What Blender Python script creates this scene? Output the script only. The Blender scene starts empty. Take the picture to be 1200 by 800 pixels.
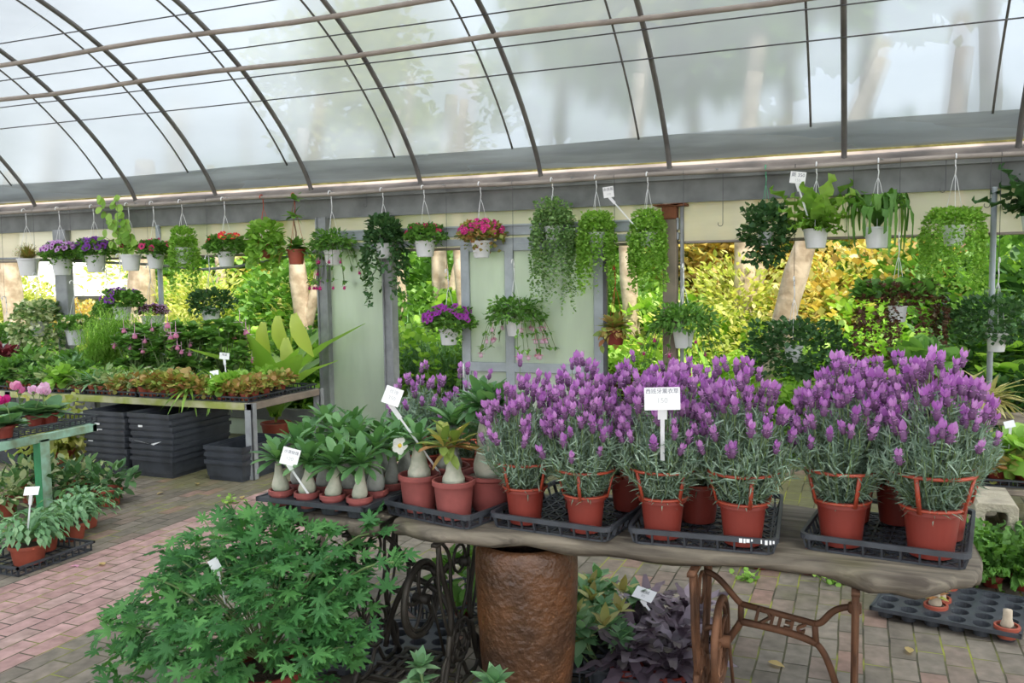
import bpy, math
import numpy as np
from mathutils import Vector, Matrix
PI = math.pi
RNG = np.random.default_rng(7)
COL = bpy.context.scene.collection

# ---------------------------------------------------------------- camera
F = 1013.0; YAW, PIT, ROL, CH = 0.3835, -0.075, -0.0143, 1.55
_f = np.array([-math.sin(YAW)*math.cos(PIT), math.cos(YAW)*math.cos(PIT), math.sin(PIT)])
_r = np.array([math.cos(YAW), math.sin(YAW), 0.0]); _u = np.cross(_r, _f)
_c, _s = math.cos(ROL), math.sin(ROL)
_r, _u = _c*_r+_s*_u, -_s*_r+_c*_u
CAM = np.array([0, 0, CH])
def ray(x, y): return _f+(x-600)/F*_r-(y-400)/F*_u
def PY(x, y, Y): d = ray(x, y); return CAM+d*(Y/d[1])
def PZ(x, y, Z): d = ray(x, y); return CAM+d*((Z-CH)/d[2])
cd = bpy.data.cameras.new('camera'); cam = bpy.data.objects.new('camera', cd); COL.objects.link(cam)
cam.matrix_world = Matrix(((_r[0], _u[0], -_f[0], 0), (_r[1], _u[1], -_f[1], 0), (_r[2], _u[2], -_f[2], CH), (0, 0, 0, 1)))
cd.sensor_width = 36; cd.lens = F/1200*36; cd.clip_end = 200; cd.clip_start = .05
bpy.context.scene.camera = cam

# ---------------------------------------------------------------- mesh builder
def unit(v):
    v = np.asarray(v, float); return v/np.maximum(np.linalg.norm(v, axis=-1, keepdims=True), 1e-9)
class MB:
    def __init__(s): s.v = []; s.f = []; s.n = 0
    def add(s, v, faces, mat=0):
        v = np.asarray(v, float).reshape(-1, 3)
        for fa in faces:
            fa = np.asarray(fa, int)
            if fa.ndim == 1: fa = fa[None]
            if fa.size: s.f.append((fa+s.n, mat))
        s.v.append(v); s.n += len(v); return s
    def inst(s, T, pos, d, size, up=(0, 0, 1), roll=None, w=1.0, mat=0):
        pos = np.asarray(pos, float).reshape(-1, 3); N = len(pos)
        if N == 0: return s
        d = unit(np.broadcast_to(np.asarray(d, float), (N, 3)))
        up = np.broadcast_to(np.asarray(up, float), (N, 3))
        z = up-(up*d).sum(1, keepdims=True)*d
        bad = np.linalg.norm(z, axis=1) < 1e-3; z[bad] = np.cross(d[bad], [1, 0.01, 0])
        z = unit(z); x = np.cross(d, z)
        if roll is not None:
            roll = np.broadcast_to(np.asarray(roll, float), (N,))[:, None]
            x, z = x*np.cos(roll)+z*np.sin(roll), -x*np.sin(roll)+z*np.cos(roll)
        size = np.broadcast_to(np.asarray(size, float), (N,))[:, None]
        w = np.broadcast_to(np.asarray(w, float), (N,))[:, None]
        tv = T['v']; n = len(tv)
        V = (pos[:, None]+(size*w)[:, None]*tv[None, :, :1]*x[:, None]+size[:, None]*tv[None, :, 1:2]*d[:, None]+size[:, None]*tv[None, :, 2:]*z[:, None]).reshape(-1, 3)
        off = (np.arange(N)*n)[:, None, None]
        for fa, m in T['f']:
            s.f.append(((fa[None]+off).reshape(-1, fa.shape[1])+s.n, mat+m))
        s.v.append(V); s.n += len(V); return s
    def tube(s, P, r, k=6, mat=0, closed=False, cap=True):
        P = np.asarray(P, float); n = len(P); r = np.broadcast_to(np.asarray(r, float), (n,))
        if closed: t = np.roll(P, -1, 0)-np.roll(P, 1, 0)
        else: t = np.gradient(P, axis=0)
        t = unit(t); a = np.array([0, 0, 1.0]) if abs(t[0][2]) < .9 else np.array([1.0, 0, 0])
        ring = []
        for i in range(n):
            a = a-(a@t[i])*t[i]; a = a/max(np.linalg.norm(a), 1e-9); b = np.cross(t[i], a)
            th = np.arange(k)*2*PI/k
            ring.append(P[i]+r[i]*(np.cos(th)[:, None]*a+np.sin(th)[:, None]*b))
        V = np.concatenate(ring); q = []
        m = n if closed else n-1
        for i in range(m):
            j = (i+1) % n
            for c in range(k): q.append((i*k+c, i*k+(c+1) % k, j*k+(c+1) % k, j*k+c))
        fs = [np.array(q)]
        if cap and not closed: fs += [np.arange(k)[::-1], (n-1)*k+np.arange(k)]
        return s.add(V, fs, mat)
    def lathe(s, prof, k=20, c=(0, 0, 0), mat=0, wob=0, rng=None, lean=(0, 0)):
        prof = np.asarray(prof, float); n = len(prof); th = np.arange(k)*2*PI/k
        V = np.zeros((n, k, 3))
        rr = prof[:, :1]*np.ones((1, k))
        if wob:
            for h in (2, 3, 5): rr = rr*(1+wob/h*np.sin(h*th[None]+(rng or RNG).uniform(0, 6)+prof[:, 1:]*20))
        V[..., 0] = rr*np.cos(th); V[..., 1] = rr*np.sin(th); V[..., 2] = prof[:, 1:]
        zz = prof[:, 1:]-prof[0, 1]
        V[..., 0] += lean[0]*zz; V[..., 1] += lean[1]*zz
        V = V.reshape(-1, 3)+np.asarray(c)
        q = [(i*k+j, i*k+(j+1) % k, (i+1)*k+(j+1) % k, (i+1)*k+j) for i in range(n-1) for j in range(k)]
        fs = [np.array(q)]
        if prof[0, 0] > 1e-5: fs.append(np.arange(k)[::-1])
        if prof[-1, 0] > 1e-5: fs.append((n-1)*k+np.arange(k))
        return s.add(V, fs, mat)
    def box(s, lo, hi, mat=0, M=None, bev=0):
        lo = np.asarray(lo, float); hi = np.asarray(hi, float); lo, hi = np.minimum(lo, hi), np.maximum(lo, hi)
        b = min(bev, .45*(hi-lo).min())
        if b <= 0:
            V = np.array([[x, y, z] for x in (lo[0], hi[0]) for y in (lo[1], hi[1]) for z in (lo[2], hi[2])])
            Fq = [np.array([(0, 1, 3, 2), (4, 6, 7, 5), (0, 4, 5, 1), (2, 3, 7, 6), (0, 2, 6, 4), (1, 5, 7, 3)])]
        else:
            # chamfered box: rings
            def rg(z, i): x0, y0 = lo[:2]+i; x1, y1 = hi[:2]-i; e = b; return [(x0+e, y0, z), (x1-e, y0, z), (x1, y0+e, z), (x1, y1-e, z), (x1-e, y1, z), (x0+e, y1, z), (x0, y1-e, z), (x0, y0+e, z)]
            V = np.array(rg(lo[2], b)+rg(lo[2]+b, 0)+rg(hi[2]-b, 0)+rg(hi[2], b))
            q = [(i*8+j, i*8+(j+1) % 8, (i+1)*8+(j+1) % 8, (i+1)*8+j) for i in range(3) for j in range(8)]
            Fq = [np.array(q), np.arange(8)[::-1], 24+np.arange(8)]
        if M is not None: V = V@np.asarray(M)[:3, :3].T+np.asarray(M)[:3, 3]
        return s.add(V, Fq, mat)
    def bar(s, a, b, w, h=None, mat=0, up=(0, 0, 1)):
        a = np.asarray(a, float); b = np.asarray(b, float); h = h or w; d = b-a; L = np.linalg.norm(d); y = d/L
        z = np.asarray(up, float); z = z-(z@y)*y
        if np.linalg.norm(z) < 1e-3: z = np.array([1.0, 0, 0])-y[0]*y
        z = z/np.linalg.norm(z); x = np.cross(y, z)
        M = np.eye(4); M[:3, 0] = x; M[:3, 1] = y; M[:3, 2] = z; M[:3, 3] = a
        return s.box((-w/2, 0, -h/2), (w/2, L, h/2), mat, M)
    def mesh(s, name, mats, smooth=True):
        me = bpy.data.meshes.new(name)
        V = np.concatenate(s.v) if s.v else np.zeros((0, 3))
        me.vertices.add(len(V)); me.vertices.foreach_set('co', V.ravel().astype(np.float32))
        loops = np.concatenate([f.ravel() for f, m in s.f]); tot = np.concatenate([np.full(len(f), f.shape[1]) for f, m in s.f])
        mi = np.concatenate([np.full(len(f), m) for f, m in s.f])
        me.loops.add(len(loops)); me.loops.foreach_set('vertex_index', loops.astype(np.int32))
        me.polygons.add(len(tot)); st = np.concatenate([[0], np.cumsum(tot)[:-1]])
        me.polygons.foreach_set('loop_start', st.astype(np.int32)); me.polygons.foreach_set('loop_total', tot.astype(np.int32))
        me.polygons.foreach_set('material_index', mi.astype(np.int32))
        me.polygons.foreach_set('use_smooth', np.full(len(tot), bool(smooth)))
        for m in (mats if isinstance(mats, (list, tuple)) else [mats]): me.materials.append(m)
        me.update(calc_edges=True)
        return me
    def build(s, name, mats, parent=None, smooth=True, loc=None, auto=None):
        me = s.mesh(name, mats, smooth)
        if auto: sharp(me, auto)
        return obj(name, me, parent, loc)
def sharp(me, ang=35):
    try: me.set_sharp_from_angle(angle=math.radians(ang))
    except Exception: pass
def obj(name, me, parent=None, loc=None):
    o = bpy.data.objects.new(name, me); COL.objects.link(o)
    if parent is not None: o.parent = parent
    if loc is not None: o.location = tuple(float(v) for v in loc)
    return o
def tag(o, label=None, cat=None, group=None, kind=None):
    if label: o['label'] = label
    if cat: o['category'] = cat
    if group: o['group'] = group
    if kind: o['kind'] = kind
    return o
def thing(name, label, cat, loc=(0, 0, 0), rz=0.0, group=None):
    o = bpy.data.objects.new(name, None); COL.objects.link(o); o.empty_display_size = .05
    o.location = tuple(float(v) for v in loc); o.rotation_euler = (0, 0, rz)
    return tag(o, label, cat, group)
def struct(o): o['kind'] = 'structure'; return o
def copy_tree(src, loc, rz, label, group=None, scale=1.0):
    r = src.copy(); COL.objects.link(r); r.location = tuple(float(v) for v in loc); r.rotation_euler = (0, 0, rz)
    r.scale = (scale,)*3; r['label'] = label
    if group: r['group'] = group
    for ch in list(src.children):
        c = ch.copy(); COL.objects.link(c); c.parent = r
        for g in list(ch.children):
            d = g.copy(); COL.objects.link(d); d.parent = c
    return r
def aim(o, d, roll=0.0):
    """turn local +Z of a part to direction d"""
    q = Vector(tuple(float(v) for v in d)).to_track_quat('Z', 'Y'); e = q.to_matrix() @ Matrix.Rotation(roll, 3, 'Z')
    o.rotation_euler = e.to_euler(); return o

# ---------------------------------------------------------------- materials
def newmat(name):
    m = bpy.data.materials.new(name); m.use_nodes = True; nt = m.node_tree; nt.nodes.clear()
    o = nt.nodes.new('ShaderNodeOutputMaterial'); return m, nt, nt.nodes, nt.links, o
def rgb(c): return (c[0], c[1], c[2], 1.0)
def ramp(N, cols, pos=None):
    r = N.new('ShaderNodeValToRGB'); e = r.color_ramp.elements
    while len(e) < len(cols): e.new(.5)
    for i, c in enumerate(cols):
        e[i].position = (pos[i] if pos else i/max(1, len(cols)-1)); e[i].color = rgb(c)
    return r
def plain(name, c, rough=.5, metal=0.0, var=.25, scale=12.0, bump=0.0, c2=None, spec=.5, det=4.0, bscale=None):
    m, nt, N, L, o = newmat(name)
    b = N.new('ShaderNodeBsdfPrincipled'); b.inputs['Roughness'].default_value = rough; b.inputs['Metallic'].default_value = metal
    b.inputs['Specular IOR Level'].default_value = spec
    tc = N.new('ShaderNodeTexCoord'); n = N.new('ShaderNodeTexNoise'); n.inputs['Scale'].default_value = scale; n.inputs['Detail'].default_value = det
    L.new(tc.outputs['Object'], n.inputs['Vector'])
    c2 = c2 or tuple(v*(1-var) for v in c)
    r = ramp(N, [c2, c], [.35, .62]); L.new(n.outputs['Fac'], r.inputs['Fac']); L.new(r.outputs['Color'], b.inputs['Base Color'])
    if bump:
        n2 = N.new('ShaderNodeTexNoise'); n2.inputs['Scale'].default_value = bscale or scale*3; n2.inputs['Detail'].default_value = 5; L.new(tc.outputs['Object'], n2.inputs['Vector'])
        bp = N.new('ShaderNodeBump'); bp.inputs['Strength'].default_value = bump; bp.inputs['Distance'].default_value = .01
        L.new(n2.outputs['Fac'], bp.inputs['Height']); L.new(bp.outputs['Normal'], b.inputs['Normal'])
    L.new(b.outputs['BSDF'], o.inputs['Surface']); return m
def leafmat(name, cols, trans=.3, rough=.5, tint=None, pos=None, spec=.35):
    m, nt, N, L, o = newmat(name)
    g = N.new('ShaderNodeNewGeometry'); r = ramp(N, cols, pos); L.new(g.outputs['Random Per Island'], r.inputs['Fac'])
    b = N.new('ShaderNodeBsdfPrincipled'); b.inputs['Roughness'].default_value = rough; b.inputs['Specular IOR Level'].default_value = spec
    L.new(r.outputs['Color'], b.inputs['Base Color'])
    t = N.new('ShaderNodeBsdfTranslucent')
    mx = N.new('ShaderNodeMix'); mx.data_type = 'RGBA'; mx.blend_type = 'MULTIPLY'; mx.inputs[0].default_value = 1.0
    L.new(r.outputs['Color'], mx.inputs[6]); mx.inputs[7].default_value = rgb(tint or (1.5, 1.6, .8)); L.new(mx.outputs[2], t.inputs['Color'])
    s = N.new('ShaderNodeMixShader'); s.inputs['Fac'].default_value = trans
    L.new(b.outputs['BSDF'], s.inputs[1]); L.new(t.outputs['BSDF'], s.inputs[2]); L.new(s.outputs['Shader'], o.inputs['Surface'])
    return m
M = {}
M['leaf'] = leafmat('leaf_mid_green', [(.07, .17, .035), (.12, .27, .05), (.2, .38, .08)])
M['leaf_dark'] = leafmat('leaf_dark_green', [(.03, .08, .025), (.055, .14, .045), (.1, .2, .07)], .2)
M['leaf_light'] = leafmat('leaf_light_green', [(.16, .32, .04), (.26, .46, .08), (.38, .58, .13)], .35)
M['leaf_yellow'] = leafmat('leaf_yellow_green', [(.3, .38, .08), (.46, .5, .15), (.62, .57, .26)], .4)
M['leaf_gold'] = leafmat('leaf_golden', [(.55, .45, .1), (.72, .6, .18), (.42, .27, .08), (.85, .76, .4), (.2, .3, .06)], .4, tint=(1.3, 1.2, .7))  # warm sunlight on the garden foliage is put into these golds
M['leaf_blue'] = leafmat('leaf_blue_green', [(.1, .22, .1), (.17, .33, .16), (.28, .45, .25)], .25)
M['leaf_var'] = leafmat('leaf_variegated', [(.08, .2, .05), (.16, .3, .08), (.6, .66, .36), (.72, .74, .5)], .25, tint=(1.2, 1.25, .8))
M['leaf_rust'] = leafmat('leaf_rusty_green', [(.16, .24, .05), (.3, .36, .08), (.42, .3, .1), (.34, .14, .06)], .25)
M['leaf_lav'] = leafmat('leaf_lavender_silver', [(.14, .215, .145), (.215, .31, .22), (.34, .44, .33)], .15, tint=(1.1, 1.2, .9))
M['leaf_pel'] = leafmat('leaf_pelargonium', [(.035, .13, .035), (.06, .2, .05), (.11, .29, .075)], .25, .6)
M['leaf_aden'] = leafmat('leaf_adenium', [(.06, .15, .05), (.11, .25, .085), (.2, .36, .15)], .25, .35)
M['leaf_string'] = leafmat('leaf_string_green', [(.1, .2, .06), (.18, .32, .1), (.32, .46, .2)], .25)
M['leaf_tropic'] = leafmat('leaf_tropical_yellow', [(.45, .56, .1), (.55, .64, .14), (.62, .68, .2)], .35, .35)
M['leaf_purple'] = leafmat('leaf_dark_purple', [(.065, .045, .06), (.15, .11, .135), (.27, .22, .26)], .08, .35, tint=(1, .9, 1))
M['leaf_brown'] = leafmat('leaf_brown_red', [(.07, .03, .02), (.13, .05, .03), (.1, .1, .04)], .2, tint=(1.2, 1, .7))
M['leaf_grey'] = leafmat('leaf_striped_grey', [(.12, .1, .1), (.3, .28, .26), (.42, .38, .36), (.16, .09, .09)], .1)
M['leaf_cream'] = leafmat('leaf_cream_stripe', [(.55, .5, .2), (.7, .64, .32), (.4, .42, .12), (.3, .25, .08)], .25, tint=(1.1, 1.1, .7))
M['leaf_red'] = leafmat('leaf_deep_red', [(.12, .015, .025), (.2, .03, .04), (.1, .04, .03)], .2, tint=(1.3, .8, .8))
M['stem'] = plain('green_stem', (.16, .24, .08), .6)
M['twig'] = plain('brown_twig', (.2, .12, .06), .7)
def petal(n, cols, t=.35): return leafmat(n, cols, t, .6, tint=(1.2, 1.15, 1.2))
M['p_purple'] = petal('petal_purple', [(.16, .03, .3), (.25, .06, .42), (.12, .02, .22)])
M['p_violet'] = petal('petal_magenta_violet', [(.25, .02, .3), (.4, .05, .42), (.2, .02, .28)])
M['p_lilac'] = petal('petal_lilac_pink', [(.6, .32, .68), (.72, .42, .76), (.5, .22, .6)])
M['p_red'] = petal('petal_red', [(.75, .02, .03), (.85, .05, .06), (.6, .01, .05)])
M['p_crimson'] = petal('petal_crimson', [(.6, .02, .14), (.75, .06, .22), (.48, .01, .12)])
M['p_magenta'] = petal('petal_magenta', [(.65, .03, .25), (.8, .08, .35), (.5, .02, .2)])
M['p_pink'] = petal('petal_pink', [(.8, .3, .5), (.85, .45, .6), (.72, .2, .42)])
M['p_palepink'] = petal('petal_pale_pink', [(.85, .6, .72), (.8, .5, .68), (.9, .72, .8)])
M['p_white'] = petal('petal_white', [(.85, .83, .75), (.9, .88, .82), (.8, .8, .7)])
M['p_cream'] = petal('petal_cream', [(.85, .8, .5), (.9, .85, .6), (.8, .72, .4)])
M['p_yellow'] = plain('petal_yellow', (.85, .6, .06), .6)
M['p_throat'] = plain('flower_throat', (.12, .015, .06), .6)
M['lav_head'] = leafmat('lavender_spike', [(.12, .06, .12), (.19, .085, .19), (.09, .06, .085)], .1, .7, tint=(1, 1, 1))
M['lav_bract'] = petal('lavender_bract', [(.5, .2, .52), (.62, .3, .64), (.42, .14, .46)])
M['lav_bract2'] = petal('lavender_bract_pale', [(.58, .26, .58), (.72, .42, .7), (.5, .2, .52)])
M['pot_red'] = plain('red_brown_plastic', (.235, .034, .022), .45, var=.18, scale=6)
M['pot_dull'] = plain('dusty_red_plastic', (.29, .07, .06), .7, var=.22, scale=14)
M['pot_terra'] = plain('terracotta_plastic', (.36, .075, .04), .55, var=.15)
M['pot_white'] = plain('white_plastic', (.78, .78, .78), .4, var=.06)
M['white_wire'] = plain('white_hanger_plastic', (.82, .82, .82), .4, var=.05)
M['red_wire'] = plain('red_hanger_plastic', (.5, .07, .03), .4)
M['green_wire'] = plain('green_hanger_plastic', (.1, .4, .22), .4)
M['soil'] = plain('soil', (.09, .06, .04), .95, var=.5, scale=40, bump=.6)
M['grit'] = plain('gritty_soil', (.32, .27, .22), .95, var=.55, scale=60, bump=.8)
M['tray'] = plain('black_tray_plastic', (.05, .056, .066), .5, var=.35, scale=18)
M['crate'] = plain('dark_crate_plastic', (.055, .062, .075), .4, var=.45, scale=9)
M['card'] = plain('white_card', (.88, .88, .87), .5, var=.03)
M['ink'] = plain('grey_ink', (.2, .2, .24), .8)
M['ink_faint'] = plain('faded_ink', (.62, .62, .62), .8)
M['galv'] = plain('galvanised_steel', (.33, .345, .35), .6, .1, var=.3, scale=7)
M['galv_dark'] = plain('weathered_dark_steel', (.2, .21, .20), .7, .0, var=.35, scale=5, bump=.15)
M['alu'] = plain('blue_grey_steel', (.40, .44, .46), .5, .1, var=.15)
M['rib'] = plain('rib_pipe', (.2, .19, .18), .5, .4, var=.35, scale=4)
M['rust'] = plain('rust', (.2, .07, .03), .9, var=.5, scale=10, bump=.5)
M['rust_iron'] = plain('rusty_cast_iron', (.17, .075, .035), .75, .2, var=.6, scale=9, bump=.35)
M['iron'] = plain('black_cast_iron', (.05, .042, .032), .6, .3, var=.5, scale=12, bump=.2)
M['pipe'] = plain('bamboo_grey_pipe', (.36, .31, .27), .6, .1, var=.25, scale=5)
M['wire'] = plain('dark_wire', (.09, .09, .095), .5, .3)
M['wood_post'] = plain('grey_brown_post', (.27, .22, .17), .8, var=.3, scale=6, bump=.25)
M['green_paint'] = plain('green_paint', (.05, .3, .12), .5, var=.3, scale=9)
M['pale_green_paint'] = plain('chalky_green_paint', (.3, .5, .38), .6, var=.35, scale=11, c2=(.2, .26, .16))
M['moss_rail'] = plain('mossy_cream_rail', (.52, .5, .32), .8, var=.4, scale=6, c2=(.32, .36, .08))
M['caudex'] = plain('pale_caudex_bark', (.5, .48, .38), .7, var=.35, scale=22, bump=.25, c2=(.3, .33, .24))
M['caudex_grey'] = plain('grey_caudex_bark', (.36, .37, .33), .75, var=.35, scale=22, bump=.3)
M['concrete'] = plain('old_concrete', (.5, .44, .33), .95, var=.35, scale=9, bump=.9, bscale=60)
M['mossy'] = plain('mossy_stone', (.2, .19, .06), .95, var=.5, scale=9, bump=.9)
M['wicker'] = plain('wicker', (.34, .17, .09), .7, var=.5, scale=40)
def _weave(m):
    N = m.node_tree.nodes; L = m.node_tree.links; tc = N.new('ShaderNodeTexCoord'); wv = N.new('ShaderNodeTexWave'); wv.bands_direction = 'Z'; wv.inputs['Scale'].default_value = 22; wv.inputs['Distortion'].default_value = 2; L.new(tc.outputs['Object'], wv.inputs['Vector'])
    bp = N.new('ShaderNodeBump'); bp.inputs['Strength'].default_value = 1; bp.inputs['Distance'].default_value = .012; L.new(wv.outputs['Fac'], bp.inputs['Height']); b = [n for n in N if n.type == 'BSDF_PRINCIPLED'][0]; L.new(bp.outputs[0], b.inputs['Normal'])
_weave(M['wicker'])
M['bark_pale'] = plain('pale_tree_bark', (.60, .51, .39), .9, var=.4, scale=7, bump=1.0, bscale=14, c2=(.33, .26, .18))
M['bark_brown'] = plain('brown_tree_bark', (.3, .2, .13), .9, var=.4, scale=4, bump=.8, bscale=9)
M['roof_white'] = plain('white_sheet_roof', (.85, .85, .83), .6, var=.05)
M['shed_wall'] = plain('pale_shed_wall', (.6, .55, .47), .8, var=.15)

# ---------------------------------------------------------------- leaf and flower templates (leaf axis +Y, face +Z)
def tmpl(mb):
    return dict(v=np.concatenate(mb.v), f=[(f, m) for f, m in mb.f])
def T_blade(prof, droop=.2, fold=.15, curl=1.6):
    """prof: list of (t, half width); three columns"""
    mb = MB(); V = []
    for t, hw in prof:
        z = -droop*t**curl; y = t*(1-.15*droop)
        V += [(-hw, y, z+fold*hw), (0, y, z), (hw, y, z+fold*hw)]
    q = []
    for i in range(len(prof)-1):
        for c in (0, 1): q.append((i*3+c, i*3+c+1, i*3+c+4, i*3+c+3))
    return tmpl(mb.add(V, [np.array(q)]))
T_kite = tmpl(MB().add([(0, 0, 0), (-.5, .5, .1), (.5, .5, .1), (0, 1, -.08), (0, .5, 0)], [np.array([(0, 4, 1), (0, 2, 4), (4, 3, 1), (4, 2, 3)])]))
T_needle = tmpl(MB().add([(-.5, 0, 0), (.5, 0, 0), (.35, .6, .05), (-.35, .6, .05), (0, 1, -.03)], [np.array([(0, 1, 2, 3)]), np.array([(3, 2, 4)])]))
T_oval = T_blade([(0, .03), (.15, .17), (.4, .26), (.7, .2), (1, .01)], .2, .2)
T_round = T_blade([(0, .12), (.2, .38), (.55, .5), (.85, .33), (1, .05)], .15, .15)
T_strap = T_blade([(0, .035), (.25, .06), (.5, .07), (.75, .055), (1, .008)], .7, .4, 2.0)
T_strapw = T_blade([(0, .05), (.25, .11), (.5, .14), (.75, .11), (1, .015)], .6, .3, 2.0)
T_aden = T_blade([(0, .03), (.3, .11), (.65, .19), (.88, .15), (1, .03)], .28, .3, 2.0)
def _wavy(n=9, hw=.13, amp=.05, droop=.5):
    mb = MB(); V = []
    for i in range(n):
        t = i/(n-1); w = hw*math.sin(PI*min(.97, .08+.9*t))**.6+.01; z = -droop*t**2
        V += [(-w, t, z+amp*math.sin(i*2.3)), (0, t, z), (w, t, z+amp*math.sin(i*2.3+1.5))]
    q = [(i*3+c, i*3+c+1, i*3+c+4, i*3+c+3) for i in range(n-1) for c in (0, 1)]
    return tmpl(mb.add(V, [np.array(q)]))
T_wavy = _wavy(); T_fern = _wavy(12, .11, .1, .25)
def _palm():
    mb = MB(); rim = []; lobes = ((-2.25, .62), (-1.45, .84), (-.72, .95), (0, 1.05), (.72, .95), (1.45, .84), (2.25, .62))
    for i, (a, r) in enumerate(lobes):
        for da, q in ((-.36, .36), (-.25, .60), (-.17, .56), (-.15, .84), (-.07, .80), (0, 1.0), (.07, .80), (.15, .84), (.17, .56), (.25, .60)):
            rr = r*q; rim.append((rr*math.sin(a+da), .1+rr*math.cos(a+da), -.3*rr*rr+.12*(1-abs(da)/.36)*q+.03*math.sin(i*5+da*30)))
    V = [(0, .1, .02)]+rim; n = len(rim)
    return tmpl(mb.add(V, [np.array([(0, i+2, i+1) for i in range(n-1)])]))
T_palm = _palm()
def _trumpet(k=10):
    mb = MB(); V = [(0, 0, -.55)]
    for r, z in ((.18, -.2), (.42, .05), (1, .14)):
        for j in range(k):
            a = j*2*PI/k; rr = r*(1+.1*math.cos(5*a)) if r == 1 else r
            V.append((rr*math.cos(a), rr*math.sin(a), z+(.05*math.cos(5*a) if r == 1 else 0)))
    q1 = [(0, 1+j, 1+(j+1) % k) for j in range(k)]
    q2 = [(1+j, 1+k+j, 1+k+(j+1) % k, 1+(j+1) % k) for j in range(k)]
    q3 = [(1+k+j, 1+2*k+j, 1+2*k+(j+1) % k, 1+k+(j+1) % k) for j in range(k)]
    mb.add(V, [np.array(q1), np.array(q2)], 1); mb.f.append((np.array(q3), 0)); return mb
def flower_mesh(name, kind, mats, s=1.0, sd=0):
    mb = MB()
    if kind == 'trumpet': mb = _trumpet()
    elif kind == 'cluster':   # small begonia style bloom: two rings of petals
        for n, tilt, sz in ((5, .2, 1.0), (5, .9, .7)):
            a = np.arange(n)*2*PI/n+tilt; d = np.stack([np.cos(a), np.sin(a), np.full(n, tilt)], 1)
            mb.inst(T_round, np.zeros((n, 3)), d, sz, mat=0)
        mb.lathe([(0, .0), (.2, .05), (.15, .2), (0, .25)], 8, mat=1)
    elif kind == 'daisy':
        n = 14; a = np.arange(n)*2*PI/n; d = np.stack([np.cos(a), np.sin(a), np.full(n, .12)], 1)
        mb.inst(T_oval, np.zeros((n, 3)), d, 1.0, mat=0); mb.lathe([(.3, .0), (.28, .12), (0, .2)], 10, mat=1)
    elif kind == 'fuchsia':   # hangs along -Z
        mb.tube([(0, 0, 1.6), (.03, 0, .9), (0, 0, .1)], [.03, .03, .08], 5, mat=1)
        a = np.arange(4)*PI/2; d = np.stack([np.cos(a), np.sin(a), np.full(4, .15)], 1)
        mb.inst(T_oval, np.zeros((4, 3)), d, .95, mat=1)
        mb.lathe([(.1, .05), (.3, -.2), (.42, -.55), (.3, -.75), (.05, -.5)], 9, mat=0)
        mb.tube([(0, 0, -.5), (.02, .03, -1.2)], .02, 4, mat=1)
    elif kind == 'cyclamen':
        n = 5; a = np.arange(n)*2*PI/n; d = np.stack([.55*np.cos(a), .55*np.sin(a), np.ones(n)], 1)
        mb.inst(T_round, np.stack([.15*np.cos(a), .15*np.sin(a), np.zeros(n)], 1), d, 1.1, up=np.stack([np.cos(a), np.sin(a), np.zeros(n)], 1), mat=0)
        mb.lathe([(.1, -.3), (.25, -.1), (.2, .1), (0, .15)], 8, mat=1)
        mb.tube([(0, 0, -2.2), (.05, 0, -1), (0, 0, -.2)], .06, 5, mat=1)
    elif kind == 'lavender':
        mb.lathe([(.05, 0), (.27, .12), (.36, .5), (.33, .95), (.2, 1.25), (0, 1.3)], 7, mat=0, wob=.25)
        n = 5; a = np.arange(n)*2*PI/n+.4+sd*.7; d = np.stack([.5*np.cos(a), .5*np.sin(a), np.ones(n)], 1)
        mb.inst(T_oval, np.stack([.1*np.cos(a), .1*np.sin(a), np.full(n, 1.1)], 1), d, RNG.uniform(.85, 1.25, n), up=np.stack([np.cos(a), np.sin(a), np.zeros(n)], 1), w=1.15, mat=1)
        n = 9; a = np.arange(n)*2.4; d = np.stack([np.cos(a), np.sin(a), np.full(n, .7)], 1)
        mb.inst(T_kite, np.stack([.3*np.cos(a), .3*np.sin(a), RNG.uniform(.3, 1.1, n)], 1), d, .36, mat=1)
        mb.tube([(0, 0, -1.9), (.05, 0, -.8), (0, 0, .05)], .05, 4, mat=2)
    for i in range(len(mb.v)): mb.v[i] = mb.v[i]*s
    return mb.mesh(name, mats)
FL = {
 'petunia_purple': flower_mesh('petunia_flower', 'trumpet', [M['p_purple'], M['p_throat']], .026),
 'petunia_violet': flower_mesh('petunia_flower', 'trumpet', [M['p_violet'], M['p_throat']], .024),
 'petunia_lilac': flower_mesh('petunia_flower', 'trumpet', [M['p_lilac'], M['p_violet']], .026),
 'petunia_red': flower_mesh('petunia_flower', 'trumpet', [M['p_red'], M['p_yellow']], .024),
 'petunia_crimson': flower_mesh('petunia_flower', 'trumpet', [M['p_crimson'], M['p_throat']], .025),
 'begonia_magenta': flower_mesh('begonia_flower', 'cluster', [M['p_magenta'], M['p_pink']], .026),
 'verbena_red': flower_mesh('verbena_flower', 'cluster', [M['p_crimson'], M['p_yellow']], .024),
 'daisy_cream': flower_mesh('daisy_flower', 'daisy', [M['p_cream'], M['p_yellow']], .024),
 'fuchsia_pink': flower_mesh('fuchsia_flower', 'fuchsia', [M['p_magenta'], M['p_pink']], .036),
 'fuchsia_pale': flower_mesh('fuchsia_flower', 'fuchsia', [M['p_palepink'], M['p_pink']], .042),
 'cyclamen_pink': flower_mesh('cyclamen_flower', 'cyclamen', [M['p_palepink'], M['stem']], .05),
 'cyclamen_magenta': flower_mesh('cyclamen_flower', 'cyclamen', [M['p_magenta'], M['stem']], .05),
 'cyclamen_mid': flower_mesh('cyclamen_flower', 'cyclamen', [M['p_pink'], M['stem']], .05),
}
LAVFL = [flower_mesh('lavender_flower', 'lavender', [M['lav_head'], M['lav_bract' if i % 2 == 0 else 'lav_bract2'], M['stem']], .0235, i) for i in range(4)]
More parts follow.
